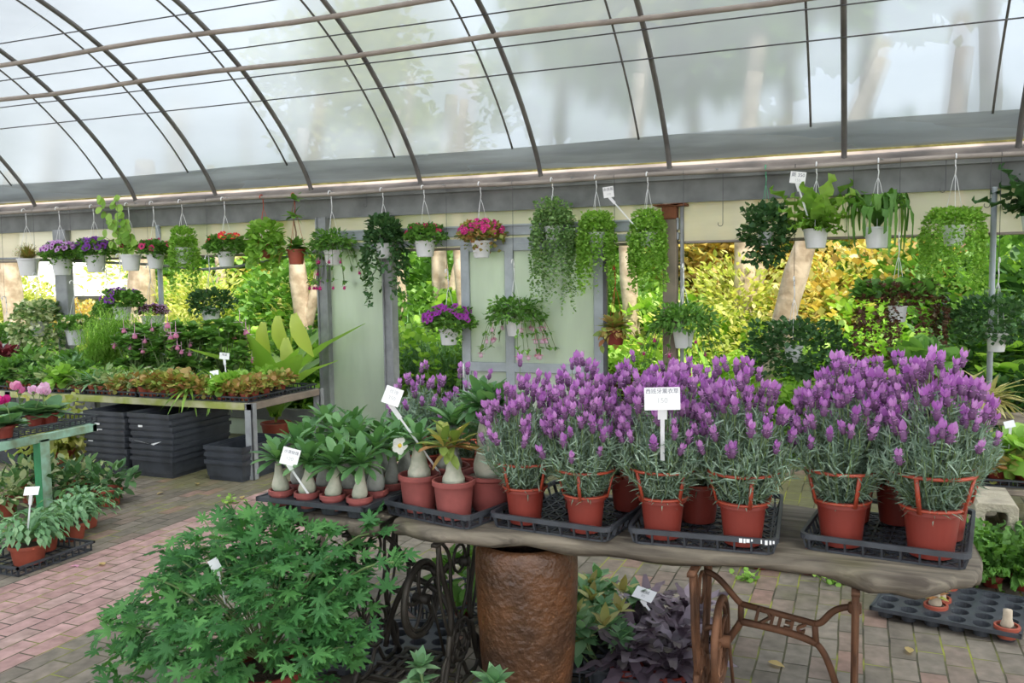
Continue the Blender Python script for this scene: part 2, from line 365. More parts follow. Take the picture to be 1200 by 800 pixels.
def flowers(parent, key, pts, dirs, name='flower', s=(.85, 1.15), rng=RNG):
    for p, d in zip(pts, dirs):
        o = obj(name, FL[key], parent, p); aim(o, d, rng.uniform(0, 6)); o.scale = (float(rng.uniform(*s)),)*3

# ---------------------------------------------------------------- generic foliage
def rdir(n, rng, zmin=-1.0):
    v = rng.normal(size=(n*4, 3)); v = unit(v); v = v[v[:, 2] >= zmin]; return v[:n]
def bush(mb, T, n, c, rad, size, rng, shell=.45, up=.35, jit=.5, zmin=-1.0, w=1.0, mat=0):
    d = rdir(n, rng, zmin); n = len(d); rr = (1-shell*rng.random(n)**1.5)[:, None]
    # lumpy outline
    lump = 1+.13*np.sin(d[:, :1]*7+c[0]*3)*np.cos(d[:, 1:2]*6+c[1]*5)+.1*np.sin(d[:, 2:]*9+2)
    p = np.asarray(c)+d*np.asarray(rad)*rr*lump
    dd = unit(d+np.array([0, 0, up])+rng.normal(size=(n, 3))*jit)
    return mb.inst(T, p, dd, size*rng.uniform(.65, 1.25, n), roll=rng.normal(size=n)*.5, w=w, mat=mat)
def trail(mb, T, n, R, z0, Lr, size, step, rng, c=(0, 0), flare=1.25, dome=.5, mat=0, wob=.02, w=1.0):
    P = []; D = []
    for i in range(n):
        th = rng.uniform(0, 2*PI); r0 = R*rng.uniform(.1, .5); L = Lr[0]+(Lr[1]-Lr[0])*rng.random()**1.7; R1 = R*rng.uniform(.75, flare)
        k = max(4, int((L+R)/step)); t = np.linspace(0, 1, k)
        out = r0+(R1-r0)*np.clip(t*3, 0, 1)**.6; drop = np.clip(t-.18, 0, 1)/.82
        z = z0+dome*R*np.sin(np.clip(t*3.2, 0, 1)*PI)*.6-L*drop**1.1
        a = th+wob*6*np.sin(t*9+i)+rng.normal()*.05
        P.append(np.stack([c[0]+out*np.cos(a), c[1]+out*np.sin(a), z], 1)+rng.normal(size=(k, 3))*wob*.5)
        o = np.stack([np.cos(a), np.sin(a), np.full(k, -.25)], 1); D.append(unit(o+rng.normal(size=(k, 3))*.7))
    P = np.concatenate(P); D = np.concatenate(D); n = len(P)
    return mb.inst(T, P, D, size*rng.uniform(.7, 1.25, n), roll=rng.normal(size=n)*.6, w=w, mat=mat)
def rosette(mb, T, n, c, size, rng, el=(.1, 1.2), w=1.0, mat=0, droop_up=1.0, r0=.0):
    a = np.arange(n)*2.4+rng.uniform(0, 6); e = np.linspace(el[0], el[1], n)+rng.normal(size=n)*.12
    d = np.stack([np.cos(a)*np.cos(e), np.sin(a)*np.cos(e), np.sin(e)], 1)
    p = np.asarray(c)+r0*np.stack([np.cos(a), np.sin(a), 0*a], 1)
    return mb.inst(T, p, d, size*rng.uniform(.75, 1.15, n), w=w, mat=mat)
def pot_mb(rt, rb, h, rim=.018, lip=.006, k=24, th=.004, foot=True):
    mb = MB()
    mb.lathe([(rb*.9, 0), (rb, .003), (rt*.985-(rt-rb)*rim/h, h-rim), (rt+lip, h-rim+.001), (rt+lip, h-.002), (rt+lip-.002, h), (rt-th, h), (rt-th-.002, h-rim*1.6)], k)
    return mb
def add_pot(parent, rt, rb, h, mat, rim=.018, lip=.006, soil='soil', z=0.0, fill=.85, k=24):
    p = pot_mb(rt, rb, h, rim, lip, k).build('pot', mat, parent, loc=(0, 0, z), auto=40)
    s = MB().lathe([(0, h*fill+.004), (rt*.5, h*fill+.004), (rb+(rt-rb)*fill-.007, h*fill), (rb*.6, h*fill-.03), (0, h*fill-.03)], max(12, k-8)); s.build('soil', M[soil], p)
    return p
# ---------------------------------------------------------------- the setting
def film(name, tr, tl, rf, col, tcol, rough=.35, gloss=.06, dirt=.12, dscale=1.2, stretch=(1, 1, 1)):
    """greenhouse sheet: part clear, part milky, part blurring"""
    m, nt, N, L, o = newmat(name)
    tc = N.new('ShaderNodeTexCoord'); mp = N.new('ShaderNodeMapping'); mp.inputs['Scale'].default_value = stretch; L.new(tc.outputs['Object'], mp.inputs['Vector'])
    n = N.new('ShaderNodeTexNoise'); n.inputs['Scale'].default_value = dscale; n.inputs['Detail'].default_value = 6; L.new(mp.outputs['Vector'], n.inputs['Vector'])
    r = ramp(N, [tuple(v*(1-dirt) for v in tcol), tcol], [.35, .65]); L.new(n.outputs['Fac'], r.inputs['Fac'])
    a = N.new('ShaderNodeBsdfTransparent'); a.inputs['Color'].default_value = rgb(col)
    t = N.new('ShaderNodeBsdfTranslucent'); L.new(r.outputs['Color'], t.inputs['Color'])
    df = N.new('ShaderNodeBsdfDiffuse'); L.new(r.outputs['Color'], df.inputs['Color'])
    s0 = N.new('ShaderNodeMixShader'); s0.inputs['Fac'].default_value = .25; L.new(t.outputs[0], s0.inputs[1]); L.new(df.outputs[0], s0.inputs[2])
    rfb = N.new('ShaderNodeBsdfRefraction'); rfb.inputs['Color'].default_value = rgb(col); rfb.inputs['Roughness'].default_value = rough; rfb.inputs['IOR'].default_value = 1.12
    g = N.new('ShaderNodeBsdfGlossy'); g.inputs['Roughness'].default_value = .35
    s1 = N.new('ShaderNodeMixShader'); s1.inputs['Fac'].default_value = tl/max(tl+tr, 1e-6); L.new(a.outputs[0], s1.inputs[1]); L.new(s0.outputs[0], s1.inputs[2])
    s2 = N.new('ShaderNodeMixShader'); s2.inputs['Fac'].default_value = rf; L.new(s1.outputs[0], s2.inputs[1]); L.new(rfb.outputs[0], s2.inputs[2])
    s3 = N.new('ShaderNodeMixShader'); s3.inputs['Fac'].default_value = gloss; L.new((s2 if rf > 0 else s1).outputs[0], s3.inputs[1]); L.new(g.outputs[0], s3.inputs[2])
    L.new(s3.outputs[0], o.inputs['Surface']); return m
M['film'] = film('greenhouse_film', .2, .55, .34, (.44, .49, .54), (.42, .465, .51), .3, .05, .14, 1.1, (1, 2.5, 2.5))
M['hem'] = film('grey_film_hem', .10, .8, 0, (.6, .62, .62), (.42, .44, .43), .3, .05, .4, 2.5, (.4, 3, 3))
M['valance'] = film('cream_film', .10, .85, 0, (1, .95, .85), (.95, .86, .73), .3, .06, .2, 1.6, (.5, 1, 3))
M['panel'] = film('milky_panel', .2, .8, 0, (.94, 1, .94), (.88, .94, .86), .3, .06, .14, 2.0, (2.5, 1, .6))

def floor_material():
    m, nt, N, L, o = newmat('brick_paving')
    tc = N.new('ShaderNodeTexCoord'); sp = N.new('ShaderNodeSeparateXYZ'); L.new(tc.outputs['Object'], sp.inputs[0])
    ax = N.new('ShaderNodeMath'); ax.operation = 'ADD'; ax.inputs[1].default_value = 20.06; L.new(sp.outputs['X'], ax.inputs[0])
    cb = N.new('ShaderNodeCombineXYZ'); L.new(sp.outputs['Y'], cb.inputs[0]); L.new(ax.outputs[0], cb.inputs[1])
    nz = N.new('ShaderNodeTexNoise'); nz.inputs['Scale'].default_value = 5; nz.inputs['Detail'].default_value = 3; L.new(tc.outputs['Object'], nz.inputs['Vector'])
    vm = N.new('ShaderNodeVectorMath'); vm.operation = 'MULTIPLY_ADD'; vm.inputs[1].default_value = (.012, .012, 0); L.new(nz.outputs['Color'], vm.inputs[0]); L.new(cb.outputs[0], vm.inputs[2])
    bk = N.new('ShaderNodeTexBrick'); bk.offset = .5; bk.inputs['Scale'].default_value = 1; bk.inputs['Brick Width'].default_value = .2; bk.inputs['Row Height'].default_value = .1
    bk.inputs['Mortar Size'].default_value = .0042; bk.inputs['Mortar Smooth'].default_value = .25; bk.inputs['Bias'].default_value = 0
    bk.inputs['Color1'].default_value = (0, 0, 0, 1); bk.inputs['Color2'].default_value = (1, 1, 1, 1); bk.inputs['Mortar'].default_value = (.5, .5, .5, 1)
    L.new(vm.outputs[0], bk.inputs['Vector'])
    grey = ramp(N, [(.16, .135, .105), (.225, .195, .155), (.22, .165, .13), (.30, .18, .14)], [0, .55, .86, 1]); L.new(bk.outputs['Color'], grey.inputs['Fac'])
    pink = ramp(N, [(.36, .215, .195), (.46, .285, .26), (.41, .28, .245)], [0, .6, 1]); L.new(bk.outputs['Color'], pink.inputs['Fac'])
    g1 = N.new('ShaderNodeMath'); g1.operation = 'GREATER_THAN'; g1.inputs[1].default_value = 15.94+.06; L.new(ax.outputs[0], g1.inputs[0])
    g2 = N.new('ShaderNodeMath'); g2.operation = 'LESS_THAN'; g2.inputs[1].default_value = 16.84+.06; L.new(ax.outputs[0], g2.inputs[0])
    g3 = N.new('ShaderNodeMath'); g3.operation = 'MULTIPLY'; L.new(g1.outputs[0], g3.inputs[0]); L.new(g2.outputs[0], g3.inputs[1])
    mx = N.new('ShaderNodeMix'); mx.data_type = 'RGBA'; L.new(g3.outputs[0], mx.inputs[0]); L.new(grey.outputs[0], mx.inputs[6]); L.new(pink.outputs[0], mx.inputs[7])
    # wear
    n2 = N.new('ShaderNodeTexNoise'); n2.inputs['Scale'].default_value = 16; n2.inputs['Detail'].default_value = 8; L.new(tc.outputs['Object'], n2.inputs['Vector'])
    wr = ramp(N, [(.55, .55, .53), (1.12, 1.12, 1.12)], [.3, .68]); L.new(n2.outputs['Fac'], wr.inputs['Fac'])
    m2 = N.new('ShaderNodeMix'); m2.data_type = 'RGBA'; m2.blend_type = 'MULTIPLY'; m2.inputs[0].default_value = .8; L.new(mx.outputs[2], m2.inputs[6]); L.new(wr.outputs[0], m2.inputs[7])
    # moss film on parts of the paving, moss in the joints
    n3 = N.new('ShaderNodeTexNoise'); n3.inputs['Scale'].default_value = 1.1; n3.inputs['Detail'].default_value = 7; L.new(tc.outputs['Object'], n3.inputs['Vector'])
    far = N.new('ShaderNodeMapRange'); far.inputs[1].default_value = 3.6; far.inputs[2].default_value = 5.6; far.inputs[3].default_value = -.06; far.inputs[4].default_value = .2; L.new(sp.outputs['Y'], far.inputs[0])
    ad = N.new('ShaderNodeMath'); ad.operation = 'ADD'; L.new(n3.outputs['Fac'], ad.inputs[0]); L.new(far.outputs[0], ad.inputs[1])
    ms = ramp(N, [(0, 0, 0), (1, 1, 1)], [.58, .72]); L.new(ad.outputs[0], ms.inputs['Fac'])
    npk = N.new('ShaderNodeMath'); npk.operation = 'SUBTRACT'; npk.inputs[0].default_value = 1; L.new(g3.outputs[0], npk.inputs[1])
    mm = N.new('ShaderNodeMath'); mm.operation = 'MULTIPLY'; L.new(ms.outputs[0], mm.inputs[0]); L.new(npk.outputs[0], mm.inputs[1])
    mk = N.new('ShaderNodeMath'); mk.operation = 'MULTIPLY'; mk.inputs[1].default_value = .55; L.new(mm.outputs[0], mk.inputs[0])
    m3 = N.new('ShaderNodeMix'); m3.data_type = 'RGBA'; L.new(mk.outputs[0], m3.inputs[0]); L.new(m2.outputs[2], m3.inputs[6]); m3.inputs[7].default_value = (.12, .13, .03, 1)
    jn = N.new('ShaderNodeTexNoise'); jn.inputs['Scale'].default_value = 3.0; jn.inputs['Detail'].default_value = 5; L.new(tc.outputs['Object'], jn.inputs['Vector'])
    jc = ramp(N, [(.035, .03, .022), (.08, .075, .035), (.27, .29, .04)], [.36, .5, .62]); L.new(jn.outputs['Fac'], jc.inputs['Fac'])
    m4 = N.new('ShaderNodeMix'); m4.data_type = 'RGBA'; L.new(bk.outputs['Fac'], m4.inputs[0]); L.new(m3.outputs[2], m4.inputs[6]); L.new(jc.outputs[0], m4.inputs[7])
    b = N.new('ShaderNodeBsdfPrincipled'); b.inputs['Roughness'].default_value = .75; b.inputs['Specular IOR Level'].default_value = .4; L.new(m4.outputs[2], b.inputs['Base Color'])
    inv = N.new('ShaderNodeMath'); inv.operation = 'MULTIPLY_ADD'; inv.inputs[1].default_value = -1.0; inv.inputs[2].default_value = 1.0; L.new(bk.outputs['Fac'], inv.inputs[0])
    hh = N.new('ShaderNodeMath'); hh.operation = 'MULTIPLY_ADD'; hh.inputs[1].default_value = .35; L.new(n2.outputs['Fac'], hh.inputs[0]); L.new(inv.outputs[0], hh.inputs[2])
    bp = N.new('ShaderNodeBump'); bp.inputs['Strength'].default_value = .8; bp.inputs['Distance'].default_value = .008; L.new(hh.outputs[0], bp.inputs['Height']); L.new(bp.outputs[0], b.inputs['Normal'])
    L.new(b.outputs[0], o.inputs['Surface']); return m
fl = MB().box((-13, -4, -.1), (5, 7.06, 0)).build('floor', floor_material(), smooth=False); struct(fl)
M['earth'] = plain('garden_earth', (.2, .17, .09), .95, var=.5, scale=1.5, bump=.5, c2=(.1, .15, .04))
gr = MB().box((-60, 7.06, -.12), (40, 60, -.02)).build('ground', M['earth'], smooth=False); struct(gr)

# roof: arch profile in (Y, Z)
ARCH = np.array([(7.08, 2.42), (6.95, 2.62), (6.6, 2.98), (6.1, 3.36), (5.6, 3.62), (5.1, 3.80), (4.4, 4.02), (3.5, 4.25), (2.5, 4.42), (1.2, 4.52), (0, 4.5), (-1.5, 4.35), (-2.6, 4.1)])
def arch_pts(n=48, off=0.0, t0=0.0, t1=1.0):
    k = len(ARCH); tt = np.linspace(t0*(k-1), t1*(k-1), n); out = []
    for t in tt:   # Catmull-Rom
        i = min(int(t), k-2); u = t-i
        p0, p1, p2, p3 = ARCH[max(i-1, 0)], ARCH[i], ARCH[i+1], ARCH[min(i+2, k-1)]
        out.append(.5*((2*p1)+(-p0+p2)*u+(2*p0-5*p1+4*p2-p3)*u*u+(-p0+3*p1-3*p2+p3)*u**3))
    out = np.array(out)
    if off:
        tg = unit(np.gradient(out, axis=0)); out = out+off*np.stack([tg[:, 1], -tg[:, 0]], 1)
    return out
def sheet(xs, prof, mat, name, parent=None, wob=0.0):
    V = []; nx, n = len(xs), len(prof)
    for i, x in enumerate(xs):
        for j, (y, z) in enumerate(prof): V.append((x, y+wob*math.sin(x*2.1+j), z+wob*math.sin(x*1.3+j*.7)))
    q = [(i*n+j, i*n+j+1, (i+1)*n+j+1, (i+1)*n+j) for i in range(nx-1) for j in range(n-1)]
    o = MB().add(V, [np.array(q)]).build(name, mat, parent); struct(o); return o
roofp = arch_pts(60, .035, .02)
ceiling = sheet(np.linspace(-15, 9, 40), roofp, M['film'], 'ceiling')
hem = sheet(np.linspace(-15, 9, 60), [(7.09, 2.475), (7.05, 2.53), (7.0, 2.60), (6.96, 2.655)], M['hem'], 'film_hem', ceiling, .012)
for x in (-10.9, -9.75, -8.6, -7.13, -6.07, -4.92, -3.735, -2.57, -1.455, -.13, 1.02, 2.2):
    p = arch_pts(40); P = np.stack([np.full(len(p), x), p[:, 0], p[:, 1]], 1); P = np.concatenate([[(x, 7.06, 2.15)], P])
    struct(MB().tube(P, .021, 8).build('arch_rib', M['rib'], ceiling))
for x in (-8.8, -7.45, -6.3, -5.1, -3.93, -2.78, -1.68, -.365, .84, 1.9):
    p = arch_pts(36, .022, .085); P = np.stack([np.full(len(p), x), p[:, 0], p[:, 1]], 1)
    struct(MB().tube(P, .009, 5).build('strap_rod', M['rib'], ceiling))
for x0, x1, y, z in ((-15, -1.8, 5.71, 3.535), (-15, 4, 6.09, 3.335)):
    xs = np.linspace(x0, x1, 30); struct(MB().tube(np.stack([xs, np.full(30, y), z+.012*np.sin(xs*2)], 1), .021, 8).build('purlin_pipe', M['pipe'], ceiling))
for y, z in ((5.49, 3.64), (5.9, 3.455), (6.165, 3.285), (6.37, 3.13)):
    struct(MB().tube([(-15, y, z), (-3, y, z-.01), (6, y, z)], .0055, 5).build('guy_wire', M['wire'], ceiling))
# gutter beam, its lip and the hanging pipe
beam = MB().box((-15, 7.0, 2.125), (5, 7.1, 2.335), bev=.006)
beam.box((-15, 6.955, 2.325), (5, 7.12, 2.345), bev=.004).box((-15, 6.95, 2.30), (5, 6.958, 2.345)).box((-15, 6.97, 2.118), (5, 7.0, 2.13))
gb = struct(beam.build('gutter_beam', M['galv_dark'], smooth=False))
M['gutter_dirt'] = plain('stained_gutter', (.33, .28, .25), .8, var=.45, scale=3, c2=(.16, .14, .13))
gu = MB().add([(x, y, z) for x in (-15, 5) for y, z in ((7.03, 2.345), (7.06, 2.40), (7.16, 2.46), (7.3, 2.47), (7.3, 2.46), (7.16, 2.44), (7.08, 2.39))], [[(i, (i+1) % 7, 7+(i+1) % 7, 7+i) for i in range(7)]])
struct(gu.build('gutter_trough', M['gutter_dirt'], gb, smooth=False))
struct(MB().box((-15, 7.29, 2.44), (5, 7.31, 2.60)).build('gutter_back', M['mossy'], gb, smooth=False))
HY, HZ = 6.85, 2.335
xs = np.linspace(-15, 5, 60)
pp = MB().tube(np.stack([xs, np.full(60, HY), HZ+.006*np.sin(xs*3.1)], 1), .019, 8).build('hanging_pipe', M['pipe']); struct(pp)
for x in np.arange(-10.4, 4, 1.17):
    struct(MB().bar((x, HY-.02, HZ+.018), (x, 7.0, HZ+.018), .02, .006).build('pipe_bracket', M['galv'], pp))
# back wall
wall = sheet(np.linspace(-15, 5, 50), [(7.02, 2.13), (7.025, 2.05), (7.02, 1.97), (7.03, 1.81)], M['valance'], 'wall_back', None, .006)
hr = MB().box((-4.6, 6.97, 1.905), (-1.36, 7.03, 1.995), bev=.004).box((-4.6, 6.955, 1.985), (-1.36, 7.03, 1.999)).box((-4.6, 6.975, 1.825), (-1.36, 7.03, 1.885), bev=.004)
struct(hr.build('header_rail', M['alu'], wall, smooth=False))
struct(MB().tube([(-15, 7.03, 1.80), (-9, 7.03, 1.80), (1, 7.03, 1.805), (5, 7.03, 1.80)], .012, 6).build('hem_rod', M['pipe'], wall))
struct(MB().tube([(-12, 7.0, 1.86), (-8.8, 7.0, 1.83), (-6.9, 7.0, 1.73), (-6.2, 7.0, 1.665), (-5.75, 7.0, 1.69), (-4.75, 7.0, 1.83)], .014, 6).build('sagging_rail', M['galv'], wall))
for x in (-2.42, -1.40):
    struct(MB().box((x-.02, 7.0, 1.99), (x+.02, 7.04, 2.13)).build('header_stub', M['galv'], wall, smooth=False))
struct(MB().box((-12, 6.98, .165), (-4.73, 7.03, .285), bev=.004).build('base_rail', M['galv_dark'], wall, smooth=False))
struct(MB().box((-12, 7.005, 0), (-4.73, 7.02, .165)).build('low_panel', M['panel'], wall, smooth=False))
def post(x, w, mat, top=2.13, d=.08, rails=True, name='wall_post'):
    mb = MB().box((x-w/2, 7.0-d/2, 0), (x+w/2, 7.0+d/2, top), bev=.006)
    if rails: mb.box((x+w/2-.018, 6.93, 0), (x+w/2, 6.96, top)).box((x-w/2, 6.93, 0), (x-w/2+.012, 6.96, top))
    o = mb.build(name, M[mat], wall, smooth=False); struct(o); return o
post(-4.727, .115, 'galv', d=.09); post(-4.025, .10, 'galv', d=.09)
wp = post(-1.43, .11, 'wood_post', 2.12, .1, False)
rb = MB()
for i in range(9):
    x = -1.43+RNG.uniform(-.1, .1); rb.box((x-.05, 6.9, 2.09+.012*i/9), (x+.05, 7.0+.05, 2.10+.012*i/9), bev=.002)
rb.box((-1.49, 6.935, 1.99), (-1.37, 7.06, 2.10), bev=.008)
struct(rb.build('rusty_bracket', M['rust'], wp, smooth=False))
struct(MB().box((-1.35, 6.98, 0), (-1.325, 7.03, 2.1), bev=.004).build('angle_iron', M['galv'], wp, smooth=False))
struct(MB().box((-8.21, 6.95, 0), (-8.03, 7.05, 2.13), bev=.008).build('steel_column', M['galv'], wall, smooth=False))
for x, r_ in ((-6.74, .026), (.865, .02)):
    struct(MB().tube([(x, 6.98, 0), (x, 6.98, 2.13)], r_, 8).build('pole', M['alu'], wall))
pn = MB().box((-4.67, 6.995, .02), (-4.075, 7.005, 1.83)); struct(pn.build('milky_panel', M['panel'], wall, smooth=False))
# the grey framed sliding door
fr = MB()
for x, w in ((-3.25, .085), (-2.83, .085), (-2.02, .10)): fr.box((x-w/2, 6.96, 0), (x+w/2, 7.0, 1.83), bev=.006)
fr.box((-3.25, 6.962, .715), (-2.02, 6.998, .80), bev=.005).box((-3.25, 6.962, .03), (-2.02, 6.998, .12), bev=.005).box((-3.25, 6.962, 1.77), (-2.02, 6.998, 1.83), bev=.005)
door = fr.build('door_1', M['alu'], smooth=False); struct(door)
struct(MB().box((-1.985, 6.955, 0), (-1.955, 7.0, 1.83)).build('door_edge_seal', M['wire'], door, smooth=False))
for a, b in ((-3.207, -2.873), (-2.787, -2.07)):
    struct(MB().box((a, 6.978, .8), (b, 6.984, 1.77)).build('door_pane', M['panel'], door, smooth=False))
    struct(MB().box((a, 6.978, .12), (b, 6.984, .715)).build('door_pane', M['panel'], door, smooth=False))
struct(MB().tube([(-3.27, 6.955, .78), (-3.27, 6.94, .78), (-3.27, 6.94, .66), (-3.27, 6.955, .66)], .008, 6).build('door_handle', M['white_wire'], door))

# ---------------------------------------------------------------- light
w = bpy.data.worlds.new('sky'); bpy.context.scene.world = w; w.use_nodes = True
N = w.node_tree.nodes; L = w.node_tree.links; N.clear()
wo = N.new('ShaderNodeOutputWorld'); bg = N.new('ShaderNodeBackground'); sk = N.new('ShaderNodeTexSky')
sk.sky_type = 'NISHITA'; sk.sun_disc = False; sk.sun_elevation = math.radians(55); sk.sun_rotation = math.radians(100); sk.air_density = 1.0; sk.dust_density = 3.0; sk.ozone_density = 1.0
mxw = N.new('ShaderNodeMix'); mxw.data_type = 'RGBA'; mxw.inputs[0].default_value = .62; mxw.inputs[7].default_value = (4.8, 4.75, 4.7, 1)
L.new(sk.outputs[0], mxw.inputs[6]); L.new(mxw.outputs[2], bg.inputs['Color']); bg.inputs['Strength'].default_value = .30; L.new(bg.outputs[0], wo.inputs['Surface'])
sd = bpy.data.lights.new('sun', 'SUN'); so = bpy.data.objects.new('sun', sd); COL.objects.link(so)
SUN = Vector((.38, -.42, .86)); so.rotation_euler = SUN.to_track_quat('Z', 'Y').to_euler(); so.location = (8, -2, 9)
sd.energy = 4.2; sd.angle = math.radians(3); sd.color = (1.0, .9, .74)
sc = bpy.context.scene
sc.view_settings.view_transform = 'Standard'; sc.view_settings.look = 'None'; sc.view_settings.gamma = 1; sc.view_settings.use_curve_mapping = False
sc.view_settings.exposure = 0.78
sc.cycles.max_bounces = 10; sc.cycles.transparent_max_bounces = 12; sc.cycles.transmission_bounces = 6; sc.cycles.diffuse_bounces = 5
sc.cycles.sample_clamp_indirect = 6; sc.cycles.caustics_reflective = False
# ---------------------------------------------------------------- the garden beyond the wall
def proto_shrub(kind):
    rng = np.random.default_rng(abs(hash(kind)) % 1000 if False else sum(map(ord, kind)))
    mb = MB()
    if kind == 'round':
        for i in range(5): bush(mb, T_kite, 1500, (rng.uniform(-.4, .4), rng.uniform(-.3, .3), .55+rng.uniform(-.2, .35)), (.45, .45, .42), .06, rng)
        mat = 'leaf'
    elif kind == 'dark':
        for i in range(5): bush(mb, T_oval, 600, (rng.uniform(-.4, .4), rng.uniform(-.3, .3), .5+rng.uniform(-.2, .4)), (.45, .45, .45), .10, rng)
        mat = 'leaf_dark'
    elif kind == 'light':
        for i in range(5): bush(mb, T_round, 650, (rng.uniform(-.45, .45), rng.uniform(-.3, .3), .45+rng.uniform(-.2, .4)), (.45, .4, .42), .07, rng)
        mat = 'leaf_light'
    elif kind == 'airy':
        n = 90
        a = rng.uniform(0, 6.28, n); b = rng.uniform(.1, .5, n)
        for i in range(n):
            t = np.linspace(0, 1, 26)[3:]; L = rng.uniform(.7, 1.15)
            P = np.stack([np.cos(a[i])*b[i]*t**1.5, np.sin(a[i])*b[i]*t**1.5, L*t], 1)
            mb.inst(T_needle, P, unit(rng.normal(size=(len(t), 3))+[0, 0, .5]), .12, w=.07)
            mb.inst(T_needle, P, unit(rng.normal(size=(len(t), 3))+[0, 0, .4]), .12, w=.07)
        mat = 'leaf_blue'
    elif kind == 'strap':
        n = 170; a = rng.uniform(0, 6.28, n); e = rng.uniform(.7, 1.5, n)
        p = np.stack([rng.uniform(-.4, .4, n), rng.uniform(-.25, .25, n), np.zeros(n)], 1)
        mb.inst(T_strap, p, np.stack([np.cos(a)*np.cos(e), np.sin(a)*np.cos(e), np.sin(e)], 1), rng.uniform(.7, 1.25, n), w=.45)
        mat = 'leaf_light'
    elif kind == 'gold':
        for i in range(6): bush(mb, T_kite, 1300, (rng.uniform(-.5, .5), rng.uniform(-.3, .3), .55+rng.uniform(-.3, .4)), (.42, .42, .42), .055, rng, .8)
        mat = 'leaf_gold'
    elif kind == 'yellow':
        for i in range(6): bush(mb, T_oval, 1100, (rng.uniform(-.5, .5), rng.uniform(-.3, .3), .55+rng.uniform(-.3, .4)), (.42, .42, .42), .055, rng, .8)
        mat = 'leaf_yellow'  # yellow foliage, with its sunlit tone put into the leaf colour
    elif kind == 'reddish':
        n = 500; a = rng.uniform(0, 6.28, n); e = rng.uniform(.5, 1.5, n)
        p = np.stack([rng.uniform(-.4, .4, n), rng.uniform(-.25, .25, n), rng.uniform(0, .5, n)], 1)
        mb.inst(T_strap, p, np.stack([np.cos(a)*np.cos(e), np.sin(a)*np.cos(e), np.sin(e)], 1), rng.uniform(.35, .6, n), w=.5)
        mat = 'leaf_brown'
    elif kind == 'broad':
        for i in range(48):
            c = (rng.uniform(-.5, .5), rng.uniform(-.35, .35), rng.uniform(.15, .95)); rosette(mb, T_round, 9, c, .15, rng, (-.2, 1.0))
        mat = 'leaf_light'
    return mb.mesh('foliage', M[mat])
SH = {k: proto_shrub(k) for k in ('round', 'dark', 'light', 'airy', 'strap', 'gold', 'yellow', 'reddish', 'broad')}
SHN = dict(round=('leafy_shrub', 'mid green small-leaved shrub'), dark=('evergreen_shrub', 'dark evergreen glossy shrub'), light=('light_shrub', 'pale green round-leaved shrub'),
           airy=('feathery_shrub', 'feathery blue-green plant'), strap=('strap_leaf_clump', 'clump of upright strappy green leaves'), gold=('golden_shrub', 'sunlit golden yellow shrub'),
           yellow=('yellow_shrub', 'yellow-green sunny shrub'), reddish=('red_brown_clump', 'red-brown grassy clump'), broad=('broad_leaf_plant', 'broad-leaved light green plant'))
def region(x, Y):
    xp = x*7.0/Y   # where it is seen along the wall
    if xp < -7.9: return 'far behind the left bench, left of the grey column'
    if xp < -6.6: return 'behind the left bench, near the thin pole'
    if xp < -4.75: return 'behind the right half of the long bench'
    if xp < -4.05: return 'behind the milky panel'
    if xp < -3.3: return 'in the gap left of the grey door'
    if xp < -2.0: return 'behind the grey door'
    if xp < -1.3: return 'between the grey door and the brown post'
    if xp < -.4: return 'just right of the brown post'
    if xp < .45: return 'behind the lavender on the right'
    return 'at the far right beyond the pole'
seen_lab = {}
def uniq(lab):
    k = seen_lab.get(lab, 0); seen_lab[lab] = k+1
    return lab if k == 0 else lab+', '+['', 'farther back', 'third one back', 'fourth one back', 'fifth one back', 'sixth one back', 'seventh one back'][min(k, 6)]
def shrub(kind, x, Y, s, z=-.03, sz=None):
    nm, lab = SHN[kind]
    t = thing(nm, uniq(lab+' '+region(x, Y)), 'shrub', (x, Y, z), RNG.uniform(0, 6.28), 'garden shrubs beyond the greenhouse wall')
    t.scale = (s, s, sz or s); obj('foliage', SH[kind], t)
    return t
G = RNG
# lowest row just outside the wall (measured along the photograph)
for px, Y, k, s in ((20, 8.3, 'round', .9), (110, 8.3, 'light', .8), (190, 7.9, 'airy', .95), (235, 7.8, 'airy', .9), (285, 7.75, 'broad', 1.0), (345, 7.75, 'broad', .95), (322, 8.6, 'light', .95),
                    (372, 8.0, 'round', .9), (425, 8.2, 'light', 1.0), (478, 8.0, 'airy', 1.0), (500, 8.4, 'light', 1.1), (530, 7.9, 'airy', .95), (470, 9.3, 'round', 1.25), (620, 8.2, 'round', 1.0), (690, 8.4, 'light', .9),
                    (735, 7.9, 'reddish', .85), (760, 8.4, 'strap', .8), (820, 8.5, 'strap', 1.0), (855, 8.4, 'strap', .95), (790, 8.8, 'strap', 1.1), (880, 9.0, 'light', .8), (965, 8.9, 'round', .9), (925, 9.2, 'light', .8), (1000, 7.8, 'light', .9),
                    (1060, 7.7, 'light', .9), (1110, 8.0, 'broad', .9), (1150, 7.8, 'dark', .9), (1200, 7.9, 'broad', 1.0), (1180, 9.0, 'dark', 1.4), (1090, 9.0, 'light', 1.2)):
    Y = max(Y, 7.2+.85*s); p = PY(px, 400, Y); shrub(k, p[0], Y, s)
